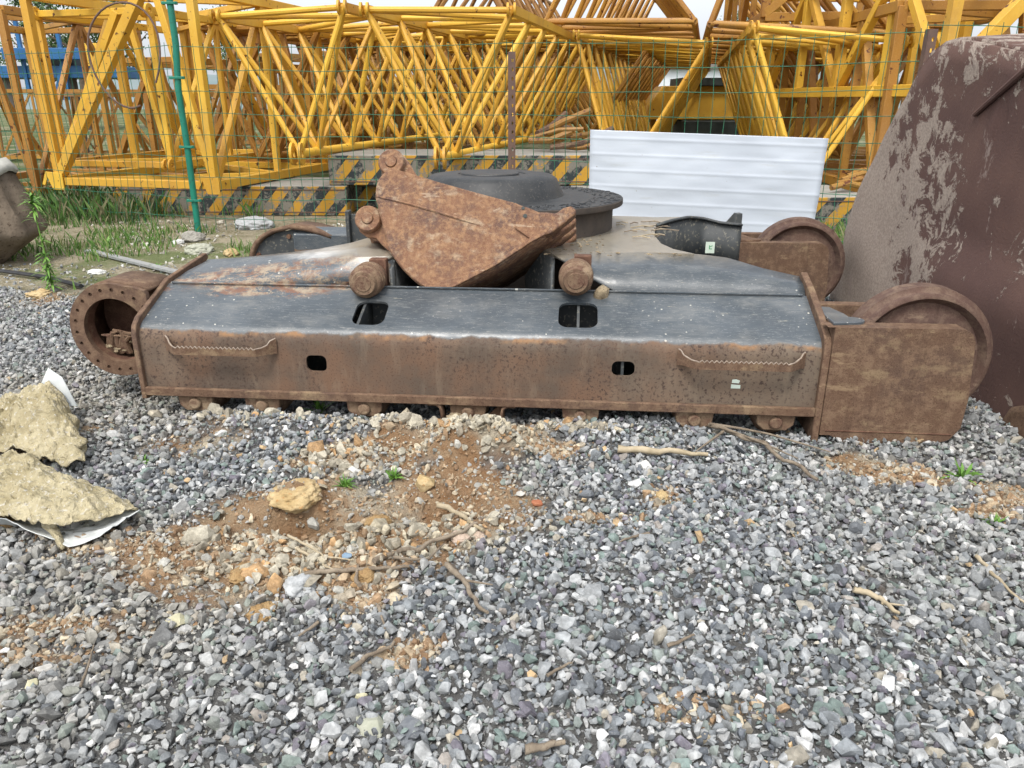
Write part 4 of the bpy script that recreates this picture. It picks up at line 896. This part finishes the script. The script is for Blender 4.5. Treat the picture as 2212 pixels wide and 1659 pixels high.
c=yz(180,17,.1); tower("tower_section",c,R(55),1.5,1.4,6,7,M['yelold_shaded'],"faded, shade-toned slender section far behind at left under the blue machine",G2,mw=.08,bw=.05,detail=False)
c=yz(30,20,.1); tower("tower_section",c,R(75),1.5,1.5,7,8,M['yel2'],"orange slender section far behind at the left edge of the photo",G2,mw=.08,bw=.05,detail=False)
c=yz(420,20,.1); tower("tower_section",c,R(60),1.6,1.6,7,7,M['yel2'],"orange slender section far behind the green post",G2,mw=.09,bw=.06,detail=False)
c=yz(560,26,.1); tower("tower_section",c,R(30),2,2.6,8,6,M['yelold_shaded'],"faded, shade-toned square section farthest back in the gap right of the green post",G2,mw=.12,bw=.09,detail=False)
c=yz(1000,26,.1); tower("tower_section",c,R(20),2.4,3,8,6,M['yelold_shaded'],"faded, shade-toned square section farthest back behind the steel post",G2,mw=.14,bw=.10,detail=False)

# bent loop of strap hanging in the left section
e=[]; cL=ony(270,120,9.3)
for k in range(30):
    a=R(-60+ k*11); e.append((cL.x+.42*math.cos(a+.5)*(1+.15*math.sin(a)),9.35+.1*math.sin(a),cL.z+.55*math.sin(a+.5)))
g=MB(); g.path(e,.012,6); tag(g.build("steel_strap",M['bolt'],None),"thin rusty strap bent into a loop in the big left tower section","strap")
# tangle of bent yellow scrap bars on the upper block, each bar an object
for k in range(9):
    a=yz(random.uniform(1130,1230),10.7+random.uniform(-.3,.5),.80+random.uniform(0,.18)); b=a+Vector((random.uniform(.4,1.0),random.uniform(-.2,.6),random.uniform(-.05,.35)))
    g=MB(); m=(a+b)/2+Vector((0,0,random.uniform(-.08,.12))); g.path([p-a for p in (a,m,b)],random.choice([.025,.035,.045]),8); o=g.build("scrap_bar",M['yelold_shaded' if k%3 else 'rust'],None); o.location=a
    tag(o,"bent faded yellow bar in the scrap tangle on the striped block behind the bucket","scrap bar","bent bars in the scrap tangle")
for k in range(5):
    a=yz(1795+k*12,9.0+.12*k,.46+.03*k); b=a+Vector((.55+random.uniform(-.2,.2),.1,random.uniform(-.03,.06))); g=MB(); g.path([Vector(),(b-a)*.5+Vector((0,0,.05)),b-a],.035,8); o=g.build("scrap_bar",M['yelold_shaded'],None); o.location=a
    tag(o,"stubby yellow bar lying on the striped block right of the white sheet","scrap bar","short bars right of the sheet")

# blue machine, yellow base machine, white building
def blue():
    Y=20; a=yz(20,Y,1.55); e=empty("blue_crane_platform",(a.x,Y,0.0)); UP=.55; tag(e,"blue crane platform with railings at far left behind the tower sections","crane platform")
    def bx(n,lo,hi,m='blue'): g=MB(); g.box((lo[0],lo[1],lo[2]+UP),(hi[0],hi[1],hi[2]+UP)); g.build(n,M[m],e,bevel=.01)
    bx("deck",(-.6,0,1.35),(2.7,1.5,1.62)); bx("deck_beam",(.2,-.3,1.75),(2.3,-.0,2.0)); bx("motor",(.9,.2,1.62),(1.6,.9,1.95),'dark'); bx("bracket",(2.2,-.35,1.6),(2.5,-.05,2.1),'yel')
    g=MB(); 
    for x in (-.5,.5,1.45): g.bar((x,0,1.6),(x,0,3.3),.08)
    g.bar((-.5,0,2.5),(1.45,0,2.5),.05); g.bar((-.5,0,2.9),(1.45,0,2.9),.05); g.build("railing",M['blue'],e)
    g=MB(); g.prism([(1.1,-.1,1.4),(1.5,-.1,1.4),(1.55,-.1,2.3),(1.45,-.1,2.3)],(0,.1,0)); g.build("strut",M['blue'],e)
    for x in (-.4,1.2,2.5): g=MB(); g.bar((x,.7,0),(x,.7,1.9),.18); g.build("leg",M['greyg'],e)
blue()
def base():
    Y=22; a=yz(1400,Y,1.0); e=empty("crane_base",(a.x,Y,0)); tag(e,"yellow box shaped crane base on dark legs seen above the white sheet","crane base")
    g=MB(); g.prism([(0,0,.9),(0,0,1.25),(.35,0,1.75),(2.7,0,1.75),(2.7,0,.9)],(0,1.5,0)); g.build("body",M['yel'],e,bevel=.02)
    g=MB(); g.box((.8,-.2,1.76),(2.2,1.4,1.95)); g.build("top_cover",M['dark'],e)
    g=MB(); g.box((.9,-.4,0),(3.8,1.2,.88)); g.build("undercarriage",M['dark'],e,bevel=.03)
    for x in (.1,.6): g=MB(); g.bar((x,.3,0),(x+.1,.3,.9),.15); g.build("leg",M['yel2'],e)
base()
e=empty("white_building",(yz(1400,34,0).x,34,0)); tag(e,"plain white site building glimpsed through the crane sections","building")
g=MB(); g.box((-1,0,0),(4,5,2.6)); g.build("wall",M['wall'],e); g=MB(); g.box((-1.2,-.2,2.6),(4.2,5.2,2.8)); g.build("roof",M['greyg'],e)
g=MB(); g.box((.8,-.03,1.0),(1.8,.0,1.9)); g.build("window",M['dark'],e)

# ------------------------------------------------------------------ trees and hills
def tree(x,y,h,label,seed):
    r=random.Random(seed); e=empty("tree",(x,y,0)); tag(e,label,"tree","trees beyond the yard")
    g=MB(); pts=[(0,0,0),(r.uniform(-.2,.2),0,h*.35),(r.uniform(-.3,.3),.1,h*.75)]; g.path(pts,[h*.03,h*.022,h*.008],8)
    for k in range(9):
        a=r.uniform(0,6.28); z=h*r.uniform(.3,.7); g.path([(pts[1][0]*z/h,0,z),(math.cos(a)*h*.14,math.sin(a)*h*.14,z+h*.1),(math.cos(a)*h*.24,math.sin(a)*h*.24,z+h*.2)],[h*.01,h*.007,h*.003],5)
    g.build("trunk",M['bark'],e); g=MB()
    for k in range(26):
        a=r.uniform(0,6.28); rr=h*.26*math.sqrt(r.random()); z=h*r.uniform(.42,.98); cx,cy=math.cos(a)*rr,math.sin(a)*rr; cr=h*r.uniform(.05,.11)
        for q in range(130):
            d=Vector((r.gauss(0,1),r.gauss(0,1),r.gauss(0,.8)))*cr*.6; p=Vector((cx,cy,z))+d; s=h*.011*r.uniform(.6,1.4)
            u=Vector((r.gauss(0,1),r.gauss(0,1),r.gauss(0,1))).normalized(); v=u.orthogonal().normalized()
            g.add([p-u*s,p+v*s*.6,p+u*s,p-v*s*.6],[(0,1,2,3)])
    g.build("crown",M['leafdark'],e,smooth=0,fix=False)
tl=["slim tree at the far left edge behind the blue platform","loose tree right above the blue crane platform","taller tree between the two uprights of the big tower section","round tree seen just left of the green post","low tree seen in the gap right of the green post","tree far behind above the white sheet","tree far behind near the leaning maroon post"]
for k,(u,Y,h) in enumerate([(-20,38,5.0),(120,42,6.5),(190,40,6.6),(285,44,6.8),(520,48,6.5),(1600,60,7.5),(1990,55,7)]): p=yz(u,Y,0); tree(p.x,Y,h,tl[k],k)
g=MB(); rows=[]
for j in range(6):
    t=j/5; rows.append([(x,130+t*120,max(0,math.sin(t*math.pi/2)*(9+6*math.sin(x*.021+1)+4*math.sin(x*.05)))) for x in range(-260,261,8)])
g.grid(rows); M['hill']=simple("hazy_hill",(.14,.19,.19),(.18,.22,.22),.05,.95,.1); o=g.build("hills",M['hill'],None); tag(o,kind="structure")

# ------------------------------------------------------------------ mud-caked object at the left edge
def muddrum():
    e=empty("mud_caked_sack",(onz(20,560,0).x-.16,7.0,0)); tag(e,"tall brown mud-caked sack with vertical folds and a pale folded top","sack")
    pts=[(0,.70,.05,.0),(0.02,.76,.10,.0)]
    n=64; rows=[]; base=e.location
    def silh(z): # right hand outline from the photo
        return np.interp(z,[0.0,.30,.34,.6,.9,1.02],[.20,.52,.54,.48,.39,.33])
    for i in range(26):
        z=lerp(.0,.98,i/25); rr=float(silh(z)); row=[]
        for k in range(n):
            a=2*math.pi*k/n; f=1+.11*abs(math.sin(a*5.5+z*.9+fbm(a,z,1,2)*1.5))+.03*math.sin(a*17+z*3)+.04*fbm(math.cos(a)*2,math.sin(a)*2,z*2,3)
            row.append((rr*f*math.cos(a),rr*.8*f*math.sin(a),.86*(z+.02*math.sin(a*3))))
        row.append(row[0]); rows.append(row)
    g=MB(); g.grid(rows); g.build("sack_body",M['mudcloth'],e,smooth=60)
    rows=[]
    for (rr,z) in ((.43,.93),(.45,.96),(.44,1.0),(.38,1.04),(.25,1.055),(.05,1.05)):
        row=[]
        for k in range(n):
            a=2*math.pi*k/n; f=1+.05*math.sin(a*7)+.05*fbm(math.cos(a)*3,math.sin(a)*3,z*3,3); row.append((rr*f*math.cos(a),rr*.8*f*math.sin(a),.86*z+.03*fbm(math.cos(a)*2,math.sin(a)*2,rr*6,3)-.05*(rr>.42)*abs(math.sin(a*2.5))))
        row.append(row[0]); rows.append(row)
    M['cloth']=simple("grey_dusty_cloth",(.26,.26,.23),(.40,.39,.35),7,.9,.4); g=MB(); g.grid(rows); g.build("cloth_top",M['cloth'],e,smooth=60)
muddrum()

# ------------------------------------------------------------------ crumpled mud covered sheets, bottom left
def sheetgrid(name,label,rowsdef,mat,seed,amp,nu=110,nv=60,thick=.006,parent=None,part=None):
    # rowsdef: list of rows (back to front) of (u,v,height above the gravel): a thin sheet, folded and creased
    Rw=[curve([gpt(u,v,h*.8) for u,v,h in r],nu) for r in rowsdef]; cols=[curve([r[k] for r in Rw],nv) for k in range(nu)]
    c=cols[nu//2][nv//2].copy(); c.z=0; e=parent or empty(name,c); o0=e.location.copy()
    rows=[]
    for j in range(nv):
        row=[]
        for k in range(nu):
            q=cols[k][j].copy(); f=fbm(q.x*4,q.y*4,seed,4,1); rid=1-abs(fbm(q.x*6+3,q.y*9,seed+5,3,1))*2.2; fine=fbm(q.x*28,q.y*28,seed,4,1)
            cr=(fbm(q.x*16,q.y*16,seed+2,2,1))
            q.z+=amp*(f*.8+max(0,rid)**3*.8+abs(cr)*.45+fine*.18); q.x+=amp*.5*fbm(q.x*9,q.y*9,seed+8,3); q.y+=amp*.5*fbm(q.x*9,q.y*9,seed+9,3)
            q.z+=amp*(.55*abs(math.sin(9*q.x+14*q.y+5*f+seed))**3+.30*abs(math.sin(21*q.x-16*q.y+6*cr+seed))**2) if amp>.015 else 0
            row.append(q-o0)
        rows.append(row)
    g=MB(); g.grid(rows); o=g.build(part or "mud_crust",mat,e,solid=thick,smooth=22)
    if parent is None: tag(e,label,"crumpled sheet")
    return e
E1=sheetgrid("crumpled_sheet","crumpled pale tin sheet under cracked yellow mud, lower one at bottom left",
  [[(-80,1000,.03),(20,985,.10),(60,990,.12),(120,1020,.10),(200,1052,.06),(270,1090,.03)],
   [(-80,1050,.08),(20,1040,.16),(90,1040,.17),(160,1060,.14),(240,1082,.09),(285,1098,.05)],
   [(-80,1095,.10),(20,1095,.15),(90,1100,.155),(160,1098,.135),(230,1095,.10),(300,1100,.07)],
   [(-80,1120,.09),(15,1118,.115),(60,1135,.10),(120,1142,.10),(190,1132,.095),(298,1102,.075)]],M['yellowmud'],3,.020,thick=.004)
sheetgrid("",None,[[(-80,1110,.02),(60,1100,.02),(150,1100,.02),(230,1095,.03),(300,1100,.06)],[(-80,1125,.06),(30,1135,.03),(110,1140,.015),(200,1135,.02),(302,1103,.065)],[(-80,1118,.09),(12,1122,.10),(80,1152,.05),(150,1180,.03),(215,1160,.045),(300,1104,.072)]],M['tin'],8,.008,thick=.003,parent=E1,part="tin_sheet")
sheetgrid("",None,[[(90,1130,.10),(105,1133,.105),(118,1134,.105)],[(95,1140,.06),(110,1145,.065),(125,1142,.06)],[(118,1165,.04),(126,1168,.045),(132,1164,.04)],[(128,1186,.015),(134,1188,.015),(140,1184,.01)]],M['yellowmud'],21,.01,nu=12,nv=18,thick=.01,parent=E1,part="torn_tongue")
E2=sheetgrid("crumpled_sheet","muddy folded sheet with a pointed corner sticking up, upper one at left",
  [[(-80,870,.08),(10,872,.12),(70,855,.17),(110,845,.21),(150,880,.13),(160,905,.08)],
   [(-80,905,.12),(10,900,.15),(70,890,.20),(120,885,.22),(150,915,.15),(168,930,.08)],
   [(-80,940,.11),(10,940,.09),(70,935,.12),(130,935,.13),(165,955,.09),(190,975,.05)],
   [(-80,965,.06),(10,970,.05),(70,975,.06),(130,985,.08),(170,990,.07),(190,990,.05)],
   [(-80,985,.03),(10,985,.03),(70,1000,.03),(130,1012,.04),(170,1012,.045),(188,1005,.04)]],M['yellowmud'],11,.030,thick=.004)
p=gpt(128,925); g=MB(); g.prism([Vector(q) for q in ((-.10,0,.02),(.09,.02,.0),(.03,.05,.13),(-.03,.06,.17))],(0,.006,0)); o=g.build("tin_flap",M['tin'],None,bevel=.002); o.location=p+Vector((0,0,.10)); tag(o,"small triangular tin flap standing above the upper muddy sheet","tin flap")
# folded mud rolls
for k,(u,v,s,h,lab) in enumerate([(120,925,.085,.10,"knobbly dried mud fold on the upper muddy sheet"),(150,965,.06,.07,"smaller lump of dried mud below the knobbly fold"),(20,1130,.07,.0,"brown clod under the left side of the lower sheet")]):
    p=gpt(u,v,h); V,T=hullproto(60,.8,200+k); bm=bmesh.new(); bmesh.ops.create_icosphere(bm,subdivisions=4,radius=1)
    for vv in bm.verts: vv.co*= (1+.35*fbm(vv.co.x*1.2,vv.co.y*1.2,vv.co.z*1.2+k,5))*s; vv.co.z*=.75
    me=bpy.data.meshes.new("mud_clod"); bm.to_mesh(me); bm.free(); me.materials.append(M['yellowmud' if k<2 else 'clay']); me.polygons.foreach_set("use_smooth",[True]*len(me.polygons)); o=bpy.data.objects.new("mud_clod",me); col.objects.link(o); o.location=p; tag(o,lab,"mud clod")

# ------------------------------------------------------------------ individual rocks
def rock(u,v,s,mat,label,seed,flat=.7,dz=.0,lump=.3,cat="rock",angular=False):
    p=gpt(u,v,0); p.z+=s*flat*.28+dz
    bm=bmesh.new(); bmesh.ops.create_icosphere(bm,subdivisions=5,radius=1)
    if angular:
        V,T=hullproto(16,flat,seed); bm.free(); g=MB(); g.add([tuple(q*s) for q in V],[tuple(t) for t in T]); o=g.build("rock",mat,None,smooth=0,bevel=s*.06)
    else:
        for vv in bm.verts:
            q=vv.co.copy(); vv.co*=s*(1+lump*fbm(q.x*.9+seed,q.y*.9,q.z*.9,5)+lump*.35*fbm(q.x*3.5+seed,q.y*3.5,q.z*3.5,5)); vv.co.z*=flat
        me=bpy.data.meshes.new("rock"); bm.to_mesh(me); bm.free(); me.materials.append(mat); me.polygons.foreach_set("use_smooth",[True]*len(me.polygons)); o=bpy.data.objects.new("rock",me); col.objects.link(o)
    o.location=p; o.rotation_euler=(0,0,seed); tag(o,label,cat); return o
for k,(c1,c2) in {'rgrey':((.30,.31,.31),(.42,.43,.43)),'rdark':((.12,.13,.145),(.2,.21,.22)),'rwhite':((.52,.52,.50),(.64,.64,.61)),'rgreen':((.30,.31,.24),(.38,.38,.31)),'rpink':((.38,.29,.22),(.44,.35,.28)),'rred':((.30,.10,.05),(.36,.15,.08)),'rblue':((.17,.25,.34),(.22,.3,.38)),'ryel':((.40,.38,.24),(.48,.45,.32))}.items(): M[k]=simple("rock_"+k[1:],c1,c2,30,.85,.4,.3)
rock(645,1082,.092,M['tan'],"big flat ochre rock overhanging the dug hole",1,.5,.015)
rock(820,1140,.045,M['clay'],"rounded ochre clod in the middle of the dug soil patch",2,.8)
rock(795,1140,.030,M['clay'],"smaller ochre clod left of the rounded one in the soil patch",3,.8)
rock(1065,1000,.045,M['clay'],"reddish ochre lump on the mud heap beside the track guide",4,.9)
rock(985,925,.045,M['dirt'],"beige knobbly lump on top of the mud heap below the beam",5,.95,.02)
rock(920,1050,.045,M['tan'],"pale upright ochre stone beside the soil hollow",6,1.1,angular=True)
rock(790,1250,.036,M['clay'],"ochre clod at the foot of the twig bundle",7,.8)
rock(565,1330,.038,M['clay'],"crumbly ochre clod on gravel at lower left of the soil patch",8,.55,lump=.45)
rock(645,1275,.045,M['rgrey'],"large pale grey stone below the dug soil patch",9,.7,lump=.4)
rock(385,1345,.035,M['ryel'],"pale greenish stone left of the ochre clod",10,.6,angular=True)
rock(525,1245,.045,M['clay'],"lumpy ochre clod at the lower edge of the soil",11,.5,lump=.45)
rock(993,1165,.032,M['rpink'],"pinkish smooth stone at the end of the thick twig",12,.6)
rock(1035,1160,.022,M['rpink'],"small pink stone beside the larger pinkish one",13,.7)
rock(885,1580,.05,M['rdark'],"dark triangular slab of stone near the bottom of the photo",14,.35,angular=True)
rock(800,1570,.045,M['rgreen'],"flat greenish beige stone near the bottom of the photo",15,.4,angular=True)
rock(780,1515,.026,M['ryel'],"pale yellow angular stone above the flat greenish one",16,.8,angular=True)
rock(70,1480,.018,M['ryel'],"small yellow stone at lower left",17,.8,angular=True)
rock(1160,1090,.025,M['rred'],"small brick red stone right of the soil patch",18,.7,angular=True)
rock(750,1210,.018,M['rblue'],"tiny blue stone by the twig bundle",19,.7,angular=True,dz=.01)
rock(478,940,.030,M['rwhite'],"cream coloured stone on the gravel in front of the beam",20,.7,angular=True)
rock(795,893,.024,M['rwhite'],"white pitted stone below the third roller",21,.8,angular=True,dz=.02)
rock(765,1018,.03,M['rwhite'],"white stone above the dug hole",22,.6,angular=True)
rock(430,1085,.022,M['rwhite'],"white pebble left of the big ochre rock",23,.6,angular=True)
rock(1395,1010,.03,M['rwhite'],"white stone below the short log",24,.9,angular=True)
rock(1430,1075,.022,M['tan'],"tan stone on the gravel right of the soil",25,.8)
rock(548,492,.20,M['rgrey'],"pale boulder beside the fence right of the green post",26,.45)
rock(430,545,.13,M['rgreen'],"low stone at the foot of the green post",27,.5)
rock(385,527,.055,M['rwhite'],"small white stone left of the green post foot",28,.7)
rock(420,520,.12,M['conc'],"lump of concrete around the foot of the green post",29,.6)
rock(500,552,.07,M['tan'],"ochre stone behind the left end of the undercarriage",30,.7)
rock(85,640,.09,M['tan'],"ochre mud lump left of the drive housing",31,.4,lump=.45)
rock(210,590,.07,M['rwhite'],"white flat stone behind the drive housing",32,.35)
rock(700,560,.05,M['rwhite'],"white stone glimpsed behind the sloping plate",33,.5)
rock(1190,965,.02,M['rgreen'],"greenish stone right of the mud heap",34,.8,angular=True)
# small extra colour: scattered bigger stones as part of the gravel
# ------------------------------------------------------------------ sticks
def stick(pts,r,label,mat='wood',lift=.012,branches=(),cat="stick"):
    rs=random.Random(hash(label)%1000 if False else sum(map(ord,label))); W=[gpt(u,v,0) for u,v in pts]; 
    W=curve(W,14 if len(W)==2 else len(pts)*7)
    W=[p+Vector((fbm(p.x*9,p.y*9,1,3)*r*2.2,fbm(p.x*9,p.y*9,5,3)*r*2.2,lift*.5+r*.7+.014+rs.uniform(0,.5)*r)) for p in W]; o0=W[0].copy(); g=MB(); m=len(W)
    g.path([p-o0 for p in W],[r*(1-.5*i/(m-1))*rs.uniform(.86,1.08) for i in range(m)],9)
    for b in branches:
        Q=[gpt(u,v,0)+Vector((0,0,lift+r*1.5)) for u,v in b]; Q=curve(Q,5); g.path([p-o0 for p in Q],[r*.5,r*.42,r*.36,r*.3,r*.18],6)
    o=g.build("stick",M[mat],None,smooth=60); o.location=o0; tag(o,label,cat); return o
stick([(1340,985),(1535,1003)],.017,"short thick pale log lying on gravel in front of the beam",'woodpale',branches=[])
stick([(1472,900),(1540,940),(1640,975),(1760,1055)],.014,"long forked branch leaning off the gravel below the right of the beam",lift=.03,branches=[[(1530,938),(1640,955),(1790,1000)],[(1550,945),(1620,970),(1720,1015)],[(1560,955),(1500,1000)]])
stick([(955,1110),(1030,1150),(1045,1165)],.012,"grey broken stick end at the right of the soil hollow",'woodpale')
stick([(805,1232),(900,1200),(1040,1150)],.011,"longest brown twig along the lower edge of the soil patch",branches=[[(850,1220),(920,1230),(960,1190)]])
stick([(665,1252),(800,1246),(900,1240)],.009,"straight twig lying level below the soil patch")
stick([(640,1200),(720,1245)],.006,"thin pale twig slanting over the soil, lower of two",'woodpale')
stick([(625,1170),(700,1215),(760,1225)],.005,"thin pale twig slanting over the soil, upper of two",'woodpale')
stick([(780,1280),(770,1230)],.007,"short upright twig of the bundle below the soil")
stick([(965,1240),(1010,1280),(1048,1345)],.010,"crooked branch lying on the gravel below the thick twig",lift=.02,branches=[[(1005,1275),(1065,1285)]])
stick([(822,1320),(830,1375)],.006,"thin dead stalk standing in gravel below the clod")
stick([(760,1470),(840,1415),(850,1400)],.008,"brown twig with a crook lower centre of the gravel")
stick([(1840,1290),(1870,1300),(1945,1345)],.010,"pale split piece of wood on the gravel at right",'woodpale',branches=[[(1900,1320),(1950,1325)]])
stick([(2105,1215),(2130,1245),(2212,1320)],.007,"thin straw stalk running out of the right edge of the photo",'woodpale')
stick([(1135,1635),(1220,1632)],.012,"dark stub of stick at the bottom edge of the photo")
stick([(1440,1410),(1500,1385)],.006,"small dark twig on the gravel right of centre")
stick([(180,1500),(205,1410)],.004,"hair thin dark stalk at lower left of the gravel")
stick([(1400,1165),(1340,1185)],.006,"short grey twig on gravel below the tan stone")
stick([(690,1360),(650,1390)],.006,"grey twig among pale stones below the large grey stone")
stick([(1180,1475),(1240,1450)],.005,"tiny twig between stones right of the crooked one")
g=MB(); a=onz(190,541,.03);b=onz(400,592,.03); g.bar(Vector(),b-a,.07,.02); o=g.build("metal_strip",M['galv'],None); o.location=a; tag(o,"long grey metal strip lying on the ground behind the drive housing","metal strip")
g=MB(); pts=[onz(u,v,.03) for u,v in ((-40,580),(40,590),(110,600),(175,618))]; g.path([p-pts[0] for p in pts],.018,8); o=g.build("rubber_strip",M['rubber'],None); o.location=pts[0]; tag(o,"black rubber strip at the edge of the gravel by the tall weed","rubber strip")
# dead twigs on the centre plate
for k in range(16):
    p=onz(random.uniform(1330,1420),random.uniform(478,512),TZ+.006); g=MB(); L=random.uniform(.05,.16); a=random.uniform(-.5,.5); g.path([Vector(),Vector((math.cos(a)*L/2,math.sin(a)*L/2,.008)),Vector((math.cos(a)*L,math.sin(a)*L,.002))],.0035,5); o=g.build("twig",M['woodpale' if k%2 else 'wood'],None); o.location=p
    tag(o,"dry twig lying on the silted top plate right of the round pedestal","twig","twigs on the top plate")
# ------------------------------------------------------------------ plants
def blade(g,p,d,L,wd,droop=.4):
    d=Vector(d).normalized(); s=d.cross(Vector((0,0,1)))
    if s.length<.05: s=Vector((1,0,0))
    s=s.normalized()*wd/2; q=Vector(p); rows=[]
    for k in range(4):
        t=k/3; c=q+d*L*t+Vector((0,0,-droop*L*t*t)); f=[.6,1,.75,.05][k]; rows.append([c-s*f,c+s*f])
    g.grid(rows)
def tuft(u,v,n,L,wd,label,seed,mat='leaf'):
    r=random.Random(seed); p=gpt(u,v,.0); g=MB()
    for _ in range(n):
        a=r.uniform(0,6.28); e_=r.uniform(.35,1.4); blade(g,(r.uniform(-.01,.01),r.uniform(-.01,.01),0),(math.cos(a)*math.cos(e_),math.sin(a)*math.cos(e_),math.sin(e_)),L*r.uniform(.6,1.1),wd,r.uniform(.1,.6))
    o=g.build("grass_tuft",M[mat],None,smooth=60,fix=False); o.location=p; tag(o,label,"plant"); return o
tuft(745,1050,60,.055,.006,"bright green grass tuft above the dug hole",1)
tuft(852,1032,46,.06,.007,"green rosette weed in the soil hollow",2)
tuft(312,1000,34,.05,.006,"small grass tuft in the gravel at left",3)
tuft(2080,1035,26,.10,.013,"broad leaved green weed on the gravel at right",4)
tuft(2150,1135,40,.055,.006,"bright green tuft beside the ochre spot at right",5)
tuft(690,893,22,.13,.012,"dark green weed in the shade under the beam",6)
tuft(340,580,20,.10,.02,"small bright weed beside the metal strip",7)
tuft(230,530,20,.16,.02,"low weed on the dirt behind the drive housing",8)
def tallweed():
    p=onz(115,628,0); e=empty("tall_weed",p); tag(e,"tall leafy weed standing between the muddy sack and the drive housing","plant")
    r=random.Random(5); g=MB(); st=[Vector((0,0,0)),Vector((.0,0,.2)),Vector((-.01,0,.45)),Vector((-.02,0,.72))]; g.path(st,[.008,.007,.005,.003],6); g.build("stem",M['leaf'],e); g=MB()
    for k in range(170):
        z=r.choice([r.uniform(.02,.28),r.uniform(.02,.30),r.uniform(.02,.28),r.uniform(.3,.74),r.uniform(.6,.74)]); a=r.uniform(0,6.28); el_=r.uniform(-.1,.9); L=.12 if z>.55 else .13*r.uniform(.6,1.1)
        blade(g,(-.02*z/.7,0,z),(math.cos(a)*math.cos(el_),math.sin(a)*math.cos(el_),math.sin(el_)),L*r.uniform(.6,1.1),.018,r.uniform(.2,.7))
    g.build("leaves",M['leaf'],e,smooth=60,fix=False)
tallweed()
def grass():
    # sparse to dense blades in the strip by the fence; tall behind it at left
    V=[];T=[];C=[]; r=rng; n=30000
    X=r.uniform(-9,6,n); Y=r.uniform(5.9,11.2,n); dens=nz(X,Y,1.1,21)*.6+nz(X,Y,3.2,22)*.4; fz=np.interp(X,[-8,-3,0,4],[10.3,8.9,8.3,7.0])
    keep=(dens>.47+np.where(Y<7.2,.10,0))&((X<2.2)|(Y>7.2)); tall=(X<-4.4)&(Y>9.2)&(X>-8.5)
    keep=keep|(tall&(r.random(n)<.7)); X=X[keep];Y=Y[keep];tall=tall[keep];fz=fz[keep];n=len(X)
    L=np.where(tall,r.uniform(.10,.40,n),r.uniform(.04,.15,n)*np.where(Y>fz,1.6,1)); a=r.uniform(0,6.28,n); lean=r.uniform(.1,.7,n)*L; wd=r.uniform(.004,.010,n)
    Z=gh(X,Y); ca,sa=np.cos(a),np.sin(a); P0=np.stack([X-sa*wd,Y+ca*wd,Z],-1);P1=np.stack([X+sa*wd,Y-ca*wd,Z],-1);P2=np.stack([X+ca*lean*.4,Y+sa*lean*.4,Z+L*.6],-1);P3_=np.stack([X+ca*lean,Y+sa*lean,Z+L],-1)
    Vv=np.stack([P0,P1,P2,P3_],1).reshape(-1,3); i=np.arange(n)[:,None]*4; Tt=np.concatenate([i+np.array([[0,1,2]]),i+np.array([[0,2,3]])],0)
    pal=np.array([(.07,.17,.025),(.11,.21,.04),(.18,.22,.07),(.28,.26,.14),(.05,.12,.02)]); w_=np.array([.34,.28,.14,.12,.12]); C=pal[r.choice(5,n,p=w_)]; C[tall]=pal[r.choice([0,1,4,4,3],tall.sum())]*.75; C=np.repeat(C,4,0)
    me=bpy.data.meshes.new("grass"); me.from_pydata(Vv.tolist(),[],Tt.tolist()); a_=me.attributes.new("tone",'FLOAT_COLOR','POINT'); a_.data.foreach_set("color",np.concatenate([C,np.ones((len(C),1))],1).astype(np.float32).ravel()); me.materials.append(M['grassm'])
    o=bpy.data.objects.new("grass",me); col.objects.link(o); tag(o,"thin green and dry grass growing along the fence and around the striped blocks","grass",kind="stuff")
grass()
def pebbles():
    n=5000; X=rng.uniform(-7,5,n);Y=rng.uniform(5.6,9.5,n); m=nz(X,Y,.9,31); k=m>.5; X=X[k];Y=Y[k];n=len(X); s=np.clip(np.exp(rng.normal(math.log(.014),.5,n)),.005,.05)
    c=np.array([(.4,.37,.3),(.5,.48,.43),(.3,.28,.24)])[rng.choice(3,n)]*rng.uniform(.8,1.2,(n,1)); o=scatter("pebbles",np.stack([X,Y,gh(X,Y)+s*.2],-1),s[:,None]*rng.uniform(.7,1.2,(n,3)),c,M['clod'],PROT); tag(o,"pale pebbles scattered on the bare dirt before the fence","pebbles",kind="stuff")
pebbles()
